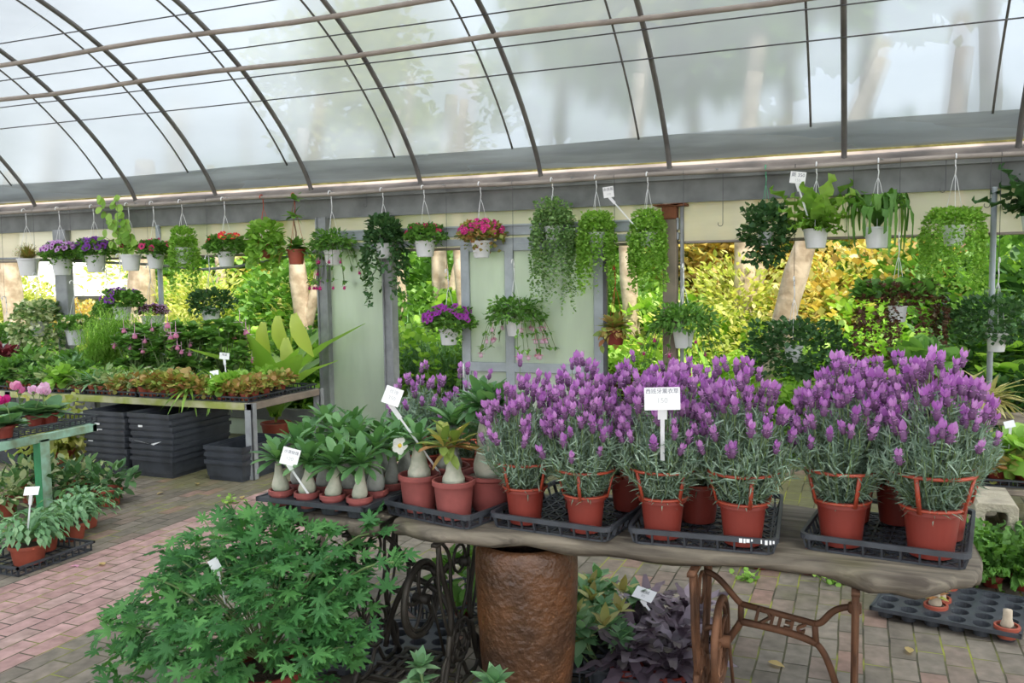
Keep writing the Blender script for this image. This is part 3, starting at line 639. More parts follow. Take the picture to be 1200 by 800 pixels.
# middle row
for px, Y, k, s in ((10, 10.2, 'yellow', 1.5), (90, 10.5, 'gold', 1.1), (160, 10.0, 'yellow', 1.25), (230, 9.6, 'yellow', 1.5), (300, 9.8, 'light', 1.35), (270, 10.8, 'light', 1.6), (375, 10.0, 'round', 1.6), (430, 10.2, 'yellow', 1.6), (485, 10.2, 'round', 1.75), (540, 10.0, 'light', 1.6),
                    (610, 10.4, 'light', 1.6), (680, 10.2, 'round', 1.5), (740, 10.4, 'light', 1.5), (800, 9.6, 'light', 1.25), (850, 9.9, 'yellow', 1.5), (890, 9.9, 'light', 1.2), (965, 9.6, 'yellow', 1.45), (1010, 9.8, 'gold', 1.6), (1060, 9.6, 'light', 1.4), (1120, 9.8, 'round', 1.7), (1180, 10.2, 'light', 1.7)):
    p = PY(px, 400, Y); shrub(k, p[0], Y, s)
# back row
for px, Y, k, s in ((200, 13.5, 'yellow', 2.3), (280, 13, 'round', 2.5), (350, 12.6, 'gold', 2.3), (420, 12.8, 'light', 2.4), (480, 13, 'yellow', 2.6), (560, 12.8, 'round', 2.5), (640, 12.6, 'light', 2.4), (720, 12.4, 'round', 2.4), (800, 12.2, 'light', 2.3),
                    (870, 12, 'gold', 2.3), (940, 12, 'gold', 2.5), (1020, 11.8, 'yellow', 2.4), (1100, 11.8, 'round', 2.6), (1180, 12, 'dark', 2.6)):
    p = PY(px, 380, Y); shrub(k, p[0], Y, s)
# trees: pale trunks rising past the roof, crowns seen blurred through the film
def crown_mesh(seed, mat, n=3600, size=.2, spread=1.5, droop=False):
    rng = np.random.default_rng(seed); mb = MB()
    for i in range(9):
        c = (rng.uniform(-1, 1)*spread, rng.uniform(-.8, .8)*spread, rng.uniform(-1.0, 1.2)); bush(mb, T_kite, n//9, c, (.85, .8, .6), size, rng, .7)
    return mb.mesh('crown', M[mat])
CR = [crown_mesh(11, 'leaf'), crown_mesh(12, 'leaf_light'), crown_mesh(13, 'leaf_yellow'), crown_mesh(14, 'leaf_dark')]
def tree(px, Y, w, bark, lean, h, crown, cz, cs, lab, fork=False, py=380):
    b = PY(px, py, Y); x = b[0]
    t = thing('garden_tree', lab, 'tree', (x, Y, -.05), 0, 'trees beyond the greenhouse')
    z = np.linspace(0, h, 16); rng = np.random.default_rng(int(px))
    P = np.stack([lean*(z-1.0)+.05*np.sin(z*2+px), .04*np.cos(z*1.7), z], 1)
    r = w/2*(1.25-.5*z/h)*(1+.08*np.sin(z*9)); r[0] *= 1.35
    mb = MB().tube(P, r, 10)
    if fork:
        k = 4; Q = np.stack([P[k, 0]+(z[:9])*.28, P[k, 1]+0*z[:9], P[k, 2]+z[:9]*.9], 1); mb.tube(Q, w/2*np.linspace(.75, .4, 9), 9)
    mb.build('trunk', M[bark], t)
    if crown is not None:
        c = obj('crown', CR[crown], t, (P[-1, 0], 0, cz)); c.scale = (cs,)*3; c.rotation_euler = (0, 0, float(rng.uniform(0, 6)))
tree(20, 9.0, .30, 'bark_pale', 0, 3.2, None, 5.0, 1.1, 'thick pinkish trunk at the far left beyond the bench')
tree(172, 9.5, .36, 'bark_pale', .02, 3.3, None, 5.4, 1.3, 'wide pale trunk seen behind the thin grey pole')
tree(262, 11.5, .16, 'bark_pale', -.05, 3.5, None, 5.2, 1.2, 'slim pale trunk behind the red petunia basket')
tree(352, 8.8, .20, 'bark_pale', .03, 3.4, None, 5.0, 1.2, 'pale knobbly trunk left of the milky panel', True, 350)
tree(471, 9.2, .12, 'bark_pale', -.02, 3.6, None, 5.0, 1.1, 'thin pale trunk beside the right edge of the milky panel')
tree(515, 9.6, .20, 'bark_pale', .06, 3.8, None, 4.4, .8, 'forked pale trunk in the gap left of the grey door', True)
tree(540, 9.0, .13, 'bark_pale', .02, 3.6, None, 5.2, 1.0, 'pale trunk touching the left frame of the grey door')
tree(735, 9.5, .18, 'bark_pale', .03, 3.8, None, 5.3, 1.3, 'pale trunk between the grey door and the brown post')
tree(866, 10.0, .24, 'bark_pale', .05, 3.8, None, 5.3, 1.3, 'pale trunk behind the dark bushy hanging basket', True)
tree(912, 8.15, .20, 'bark_pale', .33, 3.4, None, 5.2, 1.3, 'thick bright leaning trunk below the crinkled fern basket', False, 350)
tree(1118, 9.8, .22, 'bark_brown', 0, 3.8, None, 5.3, 1.4, 'brown trunk behind the pale trailing basket at right')
tree(1230, 9.4, .22, 'bark_brown', 0, 3.8, None, 5.2, 1.3, 'brown trunk at the right edge of the garden')
tree(640, 13.5, .25, 'bark_pale', 0, 5.2, 1, 5.2, 1.2, 'far tree behind the grey door')
tree(800, 13.6, .25, 'bark_pale', 0, 6.2, 2, 6.0, 1.5, 'far tree with yellow-green crown right of the brown post')
tree(1010, 13.5, .25, 'bark_brown', 0, 6.0, 1, 6.0, 1.6, 'far tree behind the curly fern basket')
tree(420, 14.0, .25, 'bark_pale', 0, 4.6, 2, 4.6, 1.0, 'far tree behind the milky panel')
tree(1150, 13.0, .28, 'bark_brown', 0, 6.4, 2, 6.6, 1.5, 'far tree with yellow-green crown at the right edge')
tree(920, 15.0, .28, 'bark_pale', 0, 7.5, 2, 8.0, 1.6, 'tallest far tree behind the leaning trunk')
# neighbouring greenhouse with a white roof, far left
sh = thing('neighbouring_shed', 'low white-roofed shed far left beyond the bench', 'shed', (-15.5, 13.2, 0))
V = [(x, y, z) for x in (-3.2, 3.4) for y, z in ((-1.6, 1.32), (0, 2.3), (1.6, 1.32), (1.6, 1.27), (0, 2.25), (-1.6, 1.27))]
MB().add(V, [[(i, (i+1) % 6, 6+(i+1) % 6, 6+i) for i in range(6)], [tuple(range(6))[::-1]], [tuple(range(6, 12))]]).build('roof', M['roof_white'], sh, smooth=False)
MB().box((-3.0, -1.4, 0), (3.2, 1.4, 1.3)).build('wall', M['shed_wall'], sh, smooth=False)
MB().box((-3.2, -1.63, 1.25), (3.4, -1.58, 1.31)).build('eave_board', M['wire'], sh, smooth=False)
# ---------------------------------------------------------------- hanging baskets
def hanger(parent, h, rt, top, mat, wire_top=None, apex=None):
    """three thin arms from the pot rim to a stem that ends in a hook over the pipe (local coordinates)"""
    ap = apex if apex is not None else max(h+.12, min(top-.10, h+.36)); mb = MB()
    for k in range(3):
        a = k*2*PI/3+.5; mb.tube([(rt*math.cos(a), rt*math.sin(a), h-.004), (.2*rt*math.cos(a), .2*rt*math.sin(a), ap-.05), (0, 0, ap)], .0022, 5)
    hk = wire_top if wire_top else top
    mb.tube([(0, 0, ap-.01), (.004, 0, ap+.04), (0, 0, hk-.05)], [.0045, .0035, .005], 6)
    th = np.linspace(-.3, PI*1.15, 12); r = .024
    mb.tube(np.stack([0*th, r*np.cos(th)-r, hk-.05+.05+r*np.sin(th)-.0], 1), .0055, 6); mb.tube([(0, 0, hk-.05), (0, 0, hk)], .005, 6)
    o = mb.build('hanger', M[mat], parent)
    if wire_top:
        MB().tube([(0, -.015, hk+.015), (0, 0, top+.015)], .002, 4).tube(np.stack([0*th, .02*np.cos(th), top+.0+.022*np.sin(th)], 1), .002, 4).build('wire', M['wire'], o)
    return o
def dome_pts(n, c, rad, rng, front=.6, zmin=-.1):
    d = rdir(n*3, rng, zmin); d = d+np.array([0, -front, .25]); d = unit(d)[:n]
    return np.asarray(c)+d*np.asarray(rad), unit(d+[0, -.5, .15]+rng.normal(size=d.shape)*.3)
def basket(px, py, wpx, name, label, cat, kind, hook='white_wire', pot='pot_white', hp=None, flw=None, leaf='leaf', seed=None, Y=HY, long=False, grp=None, **kw):
    rng = np.random.default_rng(seed if seed is not None else int(px*7+py)); rim = PY(px, py, Y)
    zc = (rim-CAM)@_f; rt = wpx/2*zc/F*.97; h = (hp or wpx*.80)*zc/F; rb = rt*.74
    base = rim-np.array([0, 0, h]); t = thing(name, label, cat, base, 0, grp or 'hanging baskets along the gutter pipe')
    if not kw.get('hidepot'): add_pot(t, rt, rb, h, M[pot], rim=.014, lip=.005)
    else: add_pot(t, rt*.9, rb, h, M[pot], rim=.012, lip=.004)
    top = HZ-base[2]
    if Y != HY: top = 2.335-base[2]
    hanger(t, h, rt, top, hook, wire_top=(h+kw.get('hookh', .5)) if long else None)
    mb = MB(); S = kw.get('s', 1.0); mats = [M[leaf]]
    if kind == 'petunia':
        R = .19*S; c = (0, 0, h+.045*S); bush(mb, T_kite, int(950*S), c, (R, R, .115*S), .042, rng, zmin=-.4)
        trail(mb, T_kite, int(14*S), rt*1.2, h, (.02, .10), .034, .03, rng)
    elif kind == 'fine':
        n = 420; d = rdir(n, rng, -.05); d = unit(d*[1, 1, .9]+[0, 0, .25]); mb.inst(T_needle, np.array([0, 0, h-.01])+d*.02, d, rng.uniform(.10, .2, n)*S, w=.045)
        p = np.array([0, 0, h])+d*rng.uniform(.06, .17, (n, 1))*S; mb.inst(T_kite, p, unit(d+rng.normal(size=d.shape)*.6), .018, w=.5)
    elif kind == 'fluff':
        c = (0, 0, h+.04); bush(mb, T_kite, 900, c, (.15, .15, .075), .022, rng, zmin=-.3); mats = [M[leaf], M['p_lilac']]
        bush(mb, T_kite, 500, c, (.158, .158, .085), .016, rng, .1, zmin=-.1, mat=1)
    elif kind == 'trail':
        trail(mb, kw.get('T', T_kite), kw.get('n', 110), kw.get('R', .15), h+.02, kw.get('L', (.3, .6)), kw.get('leafs', .026), kw.get('step', .018), rng, flare=kw.get('flare', 1.15), dome=kw.get('dome', .9), wob=kw.get('wob', .012))
        bush(mb, kw.get('T', T_kite), 600, (0, 0, h+.05), (kw.get('R', .15)*.95, kw.get('R', .15)*.95, kw.get('top', .13)), kw.get('leafs', .026)*1.1, rng, .35, zmin=-.2)
    elif kind == 'bushy':
        bush(mb, kw.get('T', T_kite), kw.get('n', 900), (0, 0, h+kw.get('dz', .06)), kw.get('rad', (.17, .17, .14)), kw.get('leafs', .045), rng, .5)
        if kw.get('tl'): trail(mb, kw.get('T', T_kite), 40, rt*1.3, h, kw['tl'], kw.get('leafs', .045), .03, rng, flare=1.4)
    elif kind == 'fuchsia':
        mats = [M[leaf], M['stem']]; R = .21*S
        bush(mb, T_oval, int(520*S), (0, 0, h+.06), (R, R, .13*S), .05, rng, .55, up=-.1, zmin=-.4)
        P = []
        for i in range(int(22*S)):
            a = rng.uniform(0, 6.28); L = rng.uniform(.18, .30)*S; tt = np.linspace(0, 1, 9)
            Q = np.stack([np.cos(a)*L*tt, np.sin(a)*L*tt, h+.02+.16*S*np.sin(tt*2.3)-kw.get('fall', .2)*tt**2.2], 1); mb.tube(Q, .0022, 4, mat=1); P.append(Q)
            mb.inst(T_oval, np.repeat(Q[2:], 3, 0), unit(rng.normal(size=(21, 3))+[np.cos(a), np.sin(a), -.3]), .05*rng.uniform(.7, 1.2, 21))
        E = [q[-1-rng.integers(0, 3)]-[0, 0, .055] for q in P]
        if flw:
            sel = sorted(E, key=lambda e: e[1])[:kw.get('nf', 9)]; flowers(t, flw, sel, [(rng.normal()*.12, rng.normal()*.12, 1) for _ in sel], rng=rng)
    elif kind == 'fern':
        rosette(mb, T_fern, 18, (0, 0, h-.01), .40*S, rng, (.55, 1.5), w=1.05); rosette(mb, T_fern, 14, (0, 0, h), .26*S, rng, (.1, .6), w=.9); rosette(mb, T_kite, 160, (0, 0, h+.04), .13*S, rng, (-.1, 1.2), w=.3)
    elif kind == 'curly':
        for i in range(40):
            a = i*2.4+rng.uniform(-.3, .3); L = rng.uniform(.2, .36); n = 12; tt = np.linspace(0, 1, n); ht = rng.uniform(.14, .30); dr = rng.uniform(.05, .36)*(i % 3 > 0)
            Q = np.stack([np.cos(a)*L*.75*np.sin(tt*1.9), np.sin(a)*L*.75*np.sin(tt*1.9), h+ht*np.sin(tt*2.6)-dr*tt**2.5], 1)
            sd_ = np.array([-math.sin(a), math.cos(a), .25*math.sin(i)]); W = (.008+.022*np.sin(np.minimum(tt+.12, .97)*PI))*(1+.35*np.sin(tt*26+i))
            up_ = .010*np.sin(tt*22+i)[:, None]*np.array([0, 0, 1.0])
            V = np.stack([Q-sd_*W[:, None]+up_, Q+[0, 0, -.006], Q+sd_*W[:, None]-up_], 1).reshape(-1, 3)
            mb.add(V, [[(j*3+c, j*3+c+1, j*3+c+4, j*3+c+3) for j in range(n-1) for c in (0, 1)]])
    elif kind == 'straps':
        rosette(mb, T_oval, 60, (0, 0, h+.02), .16*S, rng, (-.5, 1.2), w=.8); trail(mb, T_oval, 14, rt*1.5, h+.03, (.05, .15), .07, .05, rng, flare=1.6); mats = [M[leaf]]
    elif kind == 'hoya':
        bush(mb, T_kite, 200, (0, 0, h+.04), (.1, .1, .06), .05, rng, zmin=-.2); mats = [M[leaf], M['twig']]
        for (dx, dz, ln) in ((-.05, .55, 10), (-.28, .55, 9), (-.14, .3, 7), (.08, .35, 7), (-.2, .18, 5)):
            tt = np.linspace(0, 1, ln); Q = np.stack([dx*tt+.05*np.sin(tt*4), -.05-.05*tt, h+dz*tt], 1); mb.tube(Q, .003, 4, mat=1)
            q = np.repeat(Q[1:], 2, 0); n = len(q); mb.inst(T_round, q, unit(rng.normal(size=(n, 3))*[1, .3, .5]+[0, -.2, 0]), .085, up=(0, -1, .3))
    mb.build('foliage', mats, t)
    if flw and kind in ('petunia', 'bushy', 'fine', 'hoya'):
        R = .2*S if kind == 'petunia' else kw.get('fr', .14); p, d = dome_pts(kw.get('nf', 12), (0, 0, h+.05*S+kw.get('fz', 0)), (R, R, .135*S), rng)
        flowers(t, flw, p, d, rng=rng, s=kw.get('fs', (1.05, 1.45)))
    return t
def card(pos, w, h, face, label, lines, tilt=0.0, stick=None, name='price_card', lean=0.0, cards='white price cards'):
    """a white card on a plastic stick; pos = card centre, stick = world point of the foot"""
    t = thing(name, label, 'price tag', pos, 0, cards)
    y = unit(np.array(face, float)); u_ = np.array([0, 0, 1.0]); x = unit(np.cross(u_, y)); u_ = np.cross(y, x)
    c_, s_ = math.cos(tilt), math.sin(tilt); x, u_ = c_*x+s_*u_, -s_*x+c_*u_
    if lean: u_, y = unit(u_*math.cos(lean)+y*math.sin(lean)), unit(y*math.cos(lean)-u_*math.sin(lean))
    Mx = np.eye(4); Mx[:3, 0] = x; Mx[:3, 1] = -y; Mx[:3, 2] = u_
    MB().box((-w/2, -.0008, -h/2), (w/2, .0008, h/2), 0, Mx).build('card', M['card'], t, smooth=False)
    for (txt, size, dx, dz, mt) in lines:
        cu = bpy.data.curves.new('lettering', 'FONT'); cu.body = txt; cu.size = size; cu.align_x = 'CENTER'; cu.align_y = 'CENTER'
        tmp = bpy.data.objects.new('lettering_curve', cu); COL.objects.link(tmp); dg = bpy.context.evaluated_depsgraph_get()
        me = bpy.data.meshes.new_from_object(tmp.evaluated_get(dg)); bpy.data.objects.remove(tmp); me.materials.clear(); me.materials.append(M[mt]); me.name = 'lettering'
        o = obj('lettering', me, t); R = Matrix(((x[0], u_[0], y[0], 0), (x[1], u_[1], y[1], 0), (x[2], u_[2], y[2], 0), (0, 0, 0, 1)))
        o.matrix_local = Matrix.Translation(Vector(tuple(y*.0014+x*dx+u_*dz))) @ R
    if stick is not None:
        f = np.asarray(stick)-np.asarray(pos); a = -u_*h*.45-y*.002
        MB().bar(a, a+(f-a)*.2, w*.26, .0025, up=y).bar(a+(f-a)*.15, f, w*.12, .003, up=y).build('stick', M['white_wire'], t, smooth=False)
    return t
B = basket
B(33, 303, 25, 'hanging_grass_plant', 'white hanging pot of fine brownish grassy plant, leftmost of the top row', 'hanging plant', 'fine', leaf='leaf_rust')
B(72, 303, 24, 'hanging_petunia', 'white hanging basket of pale lilac-pink petunias', 'hanging plant', 'petunia', flw='petunia_lilac', nf=48, s=1.0)
B(112, 299, 25, 'hanging_petunia', 'top-row white basket of dark purple petunias next to lilac ones', 'hanging plant', 'petunia', flw='petunia_purple', nf=34)
B(153, 298, 24, 'hanging_hoya', 'white basket with round-leaved vine climbing up to the gutter', 'hanging plant', 'hoya', flw='petunia_crimson', nf=4, leaf='leaf_light', fr=.1)
B(182, 298, 21, 'hanging_petunia', 'small white basket of crimson-pink petunias beside the climbing vine', 'hanging plant', 'petunia', flw='petunia_crimson', nf=12, s=.8)
B(215, 290, 24, 'hanging_trailing_plant', 'long green trailing basket between crimson and red petunias', 'hanging plant', 'trail', leaf='leaf_light', hidepot=True, L=(.15, .5), R=.13, n=90, leafs=.03, top=.16)
B(265, 295, 22, 'hanging_petunia', 'white basket of bright red petunias', 'hanging plant', 'petunia', flw='petunia_red', nf=14, s=1.0)
B(310, 285, 22, 'hanging_leafy_plant', 'bright green bushy basket hung from a red hook', 'hanging plant', 'bushy', hook='red_wire', pot='pot_terra', hidepot=True, leaf='leaf_light', T=T_round, n=330, leafs=.06, rad=(.15, .15, .15), tl=(.1, .3))
B(347, 292, 22, 'hanging_cactus_plant', 'terracotta basket with a cut branch growing up, on a red hook', 'hanging plant', 'straps', hook='red_wire', pot='pot_terra', leaf='leaf', s=.8)
B(390, 293, 22, 'hanging_fuchsia', 'white fuchsia basket with drooping pink flowers over the milky panel', 'hanging plant', 'fuchsia', flw='fuchsia_pink', nf=12, fall=.42, s=1.0)
B(450, 285, 22, 'hanging_lipstick_plant', 'very dark green trailing basket right of the pink fuchsia', 'hanging plant', 'trail', leaf='leaf_dark', hidepot=True, T=T_oval, L=(.2, .6), R=.16, n=64, leafs=.055, step=.035, top=.2, flare=1.25)
B(498, 282, 26, 'hanging_verbena', 'white basket of red and crimson small flowers above the open gap', 'hanging plant', 'petunia', flw='verbena_red', nf=10, s=.85, fs=(.9, 1.3), hp=19)
B(564, 282, 25, 'hanging_begonia', 'white basket of magenta begonias above the grey door', 'hanging plant', 'petunia', flw='begonia_magenta', nf=34, s=1.0, fs=(.9, 1.3), leaf='leaf_rust')
B(648, 265, 22, 'hanging_string_plant', 'largest grey-green trailing basket in front of the grey door', 'hanging plant', 'trail', leaf='leaf_string', hidepot=True, L=(.22, .74), R=.17, n=150, leafs=.026, top=.19, flare=1.1)
B(699, 272, 22, 'hanging_string_plant', 'rounded bright green trailing basket below a small price card', 'hanging plant', 'trail', leaf='leaf_light', hidepot=True, L=(.22, .52), R=.14, n=130, leafs=.028, top=.12, flare=1.08)
B(759, 272, 22, 'hanging_string_plant', 'rounded bright green trailing basket left of the brown post', 'hanging plant', 'trail', leaf='leaf_light', hidepot=True, L=(.22, .5), R=.135, n=130, leafs=.028, top=.13, flare=1.08)
B(897, 272, 20, 'hanging_ivy', 'dark leafy bushy basket on a green plastic hanger', 'hanging plant', 'bushy', hook='green_wire', leaf='leaf_dark', hidepot=True, n=1100, leafs=.045, rad=(.18, .17, .24), dz=.0)
B(956, 268, 30, 'hanging_fern', 'crinkled upright fern in a white basket with a price card', 'hanging plant', 'fern', leaf='leaf_light', hp=23)
B(1028, 266, 31, 'hanging_fern', 'curly drooping strap-leaved fern in a white basket', 'hanging plant', 'curly', leaf='leaf', hp=25)
B(1118, 264, 28, 'hanging_trailing_plant', 'white basket of pale green hair-like trailing plant at the right', 'hanging plant', 'trail', leaf='leaf_light', L=(.25, .55), R=.19, n=110, leafs=.026, top=.07, flare=1.1, dome=.5, hp=24)
B(1210, 250, 26, 'hanging_fern', 'dark fern basket cut off by the right edge', 'hanging plant', 'fern', leaf='leaf_dark', s=.9)
# lower baskets on long wires
lo = dict(grp='lower hanging baskets on long wires', long=True)
B(10, 402, 20, 'hanging_leafy_plant', 'small white lower basket cut off by the left edge', 'hanging plant', 'bushy', n=500, rad=(.14, .14, .12), dz=.1, **lo)
B(46, 376, 22, 'hanging_ivy', 'large cream-variegated ivy basket in the lower left', 'hanging plant', 'trail', leaf='leaf_var', T=T_round, L=(.25, .5), R=.26, n=95, leafs=.045, step=.035, top=.17, flare=1.15, **lo)
B(89, 386, 25, 'hanging_daisy', 'white lower basket of cream-yellow daisies', 'hanging plant', 'petunia', flw='daisy_cream', nf=7, s=.9, hp=18, **lo)
B(127, 372, 22, 'hanging_string_plant', 'dense dark green trailing curtain basket in the lower left', 'hanging plant', 'trail', leaf='leaf', hidepot=True, L=(.3, .5), R=.17, n=150, leafs=.026, top=.1, flare=1.05, **lo)
B(143, 359, 22, 'hanging_petunia', 'lower white basket of violet petunias above the green curtain plant', 'hanging plant', 'petunia', flw='petunia_purple', nf=14, Y=6.6, hp=16, **lo)
B(178, 370, 25, 'hanging_heather', 'lower white basket of fluffy brownish lilac flowers by the thin pole', 'hanging plant', 'fluff', leaf='leaf_brown', hp=17, **lo)
B(247, 361, 24, 'hanging_leafy_plant', 'lower white basket of dark spreading leaves below the red petunias', 'hanging plant', 'bushy', leaf='leaf_dark', n=700, rad=(.24, .2, .12), dz=.06, hp=15, **lo)
B(526, 385, 24, 'hanging_petunia', 'lower white basket of magenta-violet petunias left of the door', 'hanging plant', 'petunia', flw='petunia_violet', nf=36, s=1.15, hp=19, **lo)
B(603, 376, 22, 'hanging_fuchsia', 'lower white fuchsia basket with pale pink flowers before the door', 'hanging plant', 'fuchsia', flw='fuchsia_pale', nf=18, fall=.38, s=1.15, **lo)
B(721, 387, 24, 'hanging_cactus_plant', 'terracotta lower basket on a red hook right of the door', 'hanging plant', 'straps', hook='red_wire', pot='pot_red', leaf='leaf_rust', hp=17, **lo)
B(801, 387, 26, 'hanging_fuchsia', 'lower bushy fuchsia basket just right of the brown post', 'hanging plant', 'fuchsia', flw='fuchsia_pink', nf=8, fall=.42, s=1.25, **lo)
B(930, 405, 24, 'hanging_leafy_plant', 'lower wide dark bushy plant behind the lavender on the right', 'hanging plant', 'bushy', leaf='leaf_dark', n=1500, leafs=.045, rad=(.38, .24, .22), dz=-.02, hidepot=True, **lo)
B(1052, 358, 24, 'hanging_rhipsalis', 'lower brown stringy trailing basket with green top', 'hanging plant', 'trail', leaf='leaf_brown', hidepot=True, T=T_kite, L=(.15, .66), R=.28, n=46, leafs=.03, step=.018, top=.05, flare=1.2, **lo)
B(1168, 390, 24, 'hanging_leafy_plant', 'lower white basket with sparse dark sprays beside the right pole', 'hanging plant', 'bushy', leaf='leaf_dark', n=1300, leafs=.04, rad=(.36, .22, .16), dz=.1, hp=22, **lo)
# extra leaves: the green cap of the brown stringy basket
p = PY(1052, 352, 6.84); cap = [o for o in bpy.data.objects if o.name.startswith('hanging_rhipsalis')][0]
mb = MB(); bush(mb, T_round, 330, (0, 0, .2), (.3, .22, .08), .06, np.random.default_rng(5), .4, zmin=-.1); mb.build('leafy_crown', M['leaf'], cap)
# cut branch of the terracotta basket
br = [o for o in bpy.data.objects if o.name == 'hanging_cactus_plant'][0]
mb = MB(); mb.tube([(0, 0, .12), (.02, -.02, .3), (-.01, -.03, .5), (.02, -.02, .62)], [.009, .007, .006, .003], 6, mat=1)
rosette(mb, T_oval, 9, (.0, -.02, .45), .12, np.random.default_rng(3), (-.3, .8)); rosette(mb, T_oval, 7, (.02, -.02, .6), .1, np.random.default_rng(4), (0, 1))
mb.inst(T_oval, [(-.1, -.05, .14)]*3, [(-1, -.3, -.5), (-.6, -.2, -1), (-1, 0, .1)], .16, mat=2)
mb.build('branch', [M['leaf'], M['twig'], M['leaf_cream']], br)
p = PY(935, 208, 6.75); f_ = PY(949, 262, 6.80)
card(p, .11, .085, (.05, -1, -.1), 'price card leaning on a stick in the crinkled fern basket', [('蕨 350', .034, 0, .018, 'ink'), ('150', .026, 0, -.02, 'ink_faint')], -.14, f_)
p = PY(713, 225, 6.72); f_ = PY(747, 268, 6.76)
card(p, .085, .085, (.05, -1, -.1), 'small price card slanting up from the basket left of the brown post', [('串錢藤', .027, 0, .02, 'ink'), ('150', .025, 0, -.018, 'ink_faint')], .1, f_)
# bare wires and empty hooks on the pipe
for i, (px, py) in enumerate(((847, 262), (1000, 232), (1108, 222), (430, 240), (1160, 240))):
    b = PY(px, py, HY); t = np.linspace(0, PI*1.2, 8)
    o = MB().tube(np.concatenate([[(0, 0, HZ-b[2]+.02)], [(0, 0, .02)], np.stack([-.018+.018*np.cos(t), 0*t, -.018*np.sin(t)], 1)]), .0025, 5).build('wire_hook', M['wire'], None, loc=b)
    tag(o, 'empty bent wire hanging from the pipe '+('left of the crinkled fern', 'between the two fern baskets', 'beside the pale trailing basket', 'above the dark trailing basket', 'right of the pale trailing basket')[i], 'wire', 'bare wires on the pipe')
# ---------------------------------------------------------------- long bench at the left, its pots and the crates below
ORD = ['first', 'second', 'third', 'fourth', 'fifth', 'sixth', 'seventh', 'eighth', 'ninth', 'tenth', 'eleventh', 'twelfth', 'thirteenth', 'fourteenth', 'fifteenth', 'sixteenth', 'seventeenth', 'eighteenth', 'nineteenth', 'twentieth']
def nth(i):
    if i < 20: return ORD[i]
    return {2: 'twenty-', 3: 'thirty-', 4: 'forty-'}[(i+1)//10]+ORD[(i+1) % 10-1] if (i+1) % 10 else {3: 'thirtieth', 4: 'fortieth'}[(i+1)//10]
bt = thing('plant_bench', 'long low metal bench with mossy cream front rail at the left', 'bench', (-6.4, 5.9, 0))
X0, X1, Y0, Y1 = -2.9, 2.05, -.52, .45
MB().box((X0, Y0, .545), (X1-.05, Y0+.04, .60), bev=.004).build('front_rail', M['moss_rail'], bt, smooth=False)
MB().box((X0, Y1-.04, .545), (X1, Y1, .60), bev=.004).build('back_rail', M['galv'], bt, smooth=False)
MB().box((X1-.05, Y0+.0, .545), (X1, Y1, .60), bev=.004).build('end_rail', M['wood_post'], bt, smooth=False)
mb = MB()
for x in np.arange(X0+.1, X1-.1, .16): mb.box((x, Y0+.04, .57), (x+.05, Y1-.04, .585))
mb.build('slat_deck', M['galv_dark'], bt, smooth=False)
for x in (X1-.03, -.6, X0+.05):
    for y in (Y0, Y1-.06):
        MB().box((x-.035, y, 0), (x+.035, y+.012, .6), bev=.002).box((x+.023, y, 0), (x+.035, y+.06, .6), bev=.002).build('leg', M['galv'], bt, smooth=False)
def seed_tray_mesh(w, d, h, mat='tray'):
    mb = MB(); t = .012
    for z0, z1, e in ((h-.012, h, .0), (0, .008, .012)):
        mb.box((-w/2+e, -d/2+e, z0), (w/2-e, -d/2+t+e, z1)).box((-w/2+e, d/2-t-e, z0), (w/2-e, d/2-e, z1)).box((-w/2+e, -d/2+e, z0), (-w/2+t+e, d/2-e, z1)).box((w/2-t-e, -d/2+e, z0), (w/2-e, d/2-e, z1))
    n = int(w/.045)
    for i in range(n+1):
        x = -w/2+.014+(w-.034)*i/n
        for y in (-d/2+.01, d/2-.018): mb.box((x, y, .004), (x+.006, y+.008, h-.008))
    n = int(d/.045)
    for i in range(n+1):
        y = -d/2+.014+(d-.034)*i/n
        for x in (-w/2+.01, w/2-.018): mb.box((x, y, .004), (x+.008, y+.006, h-.008))
    for x in np.linspace(-w/2+.03, w/2-.03, max(3, int(w/.06))): mb.box((x-.003, -d/2+.012, .001), (x+.003, d/2-.012, .006))
    for y in np.linspace(-d/2+.03, d/2-.03, max(3, int(d/.06))): mb.box((-w/2+.012, y-.003, .002), (w/2-.012, y+.003, .007))
    return mb
tm = seed_tray_mesh(.56, .44, .045).mesh('carry_tray', M['tray'], False)
for i in range(8):
    for j in range(2):
        o = obj('carry_tray', tm, None, (-4.66-.575*i, 5.62+.46*j, .601))
        tag(o, f'black tray on the long bench, {"front" if j == 0 else "back"} row, {nth(i)} from right end', 'tray', 'trays on the long bench')
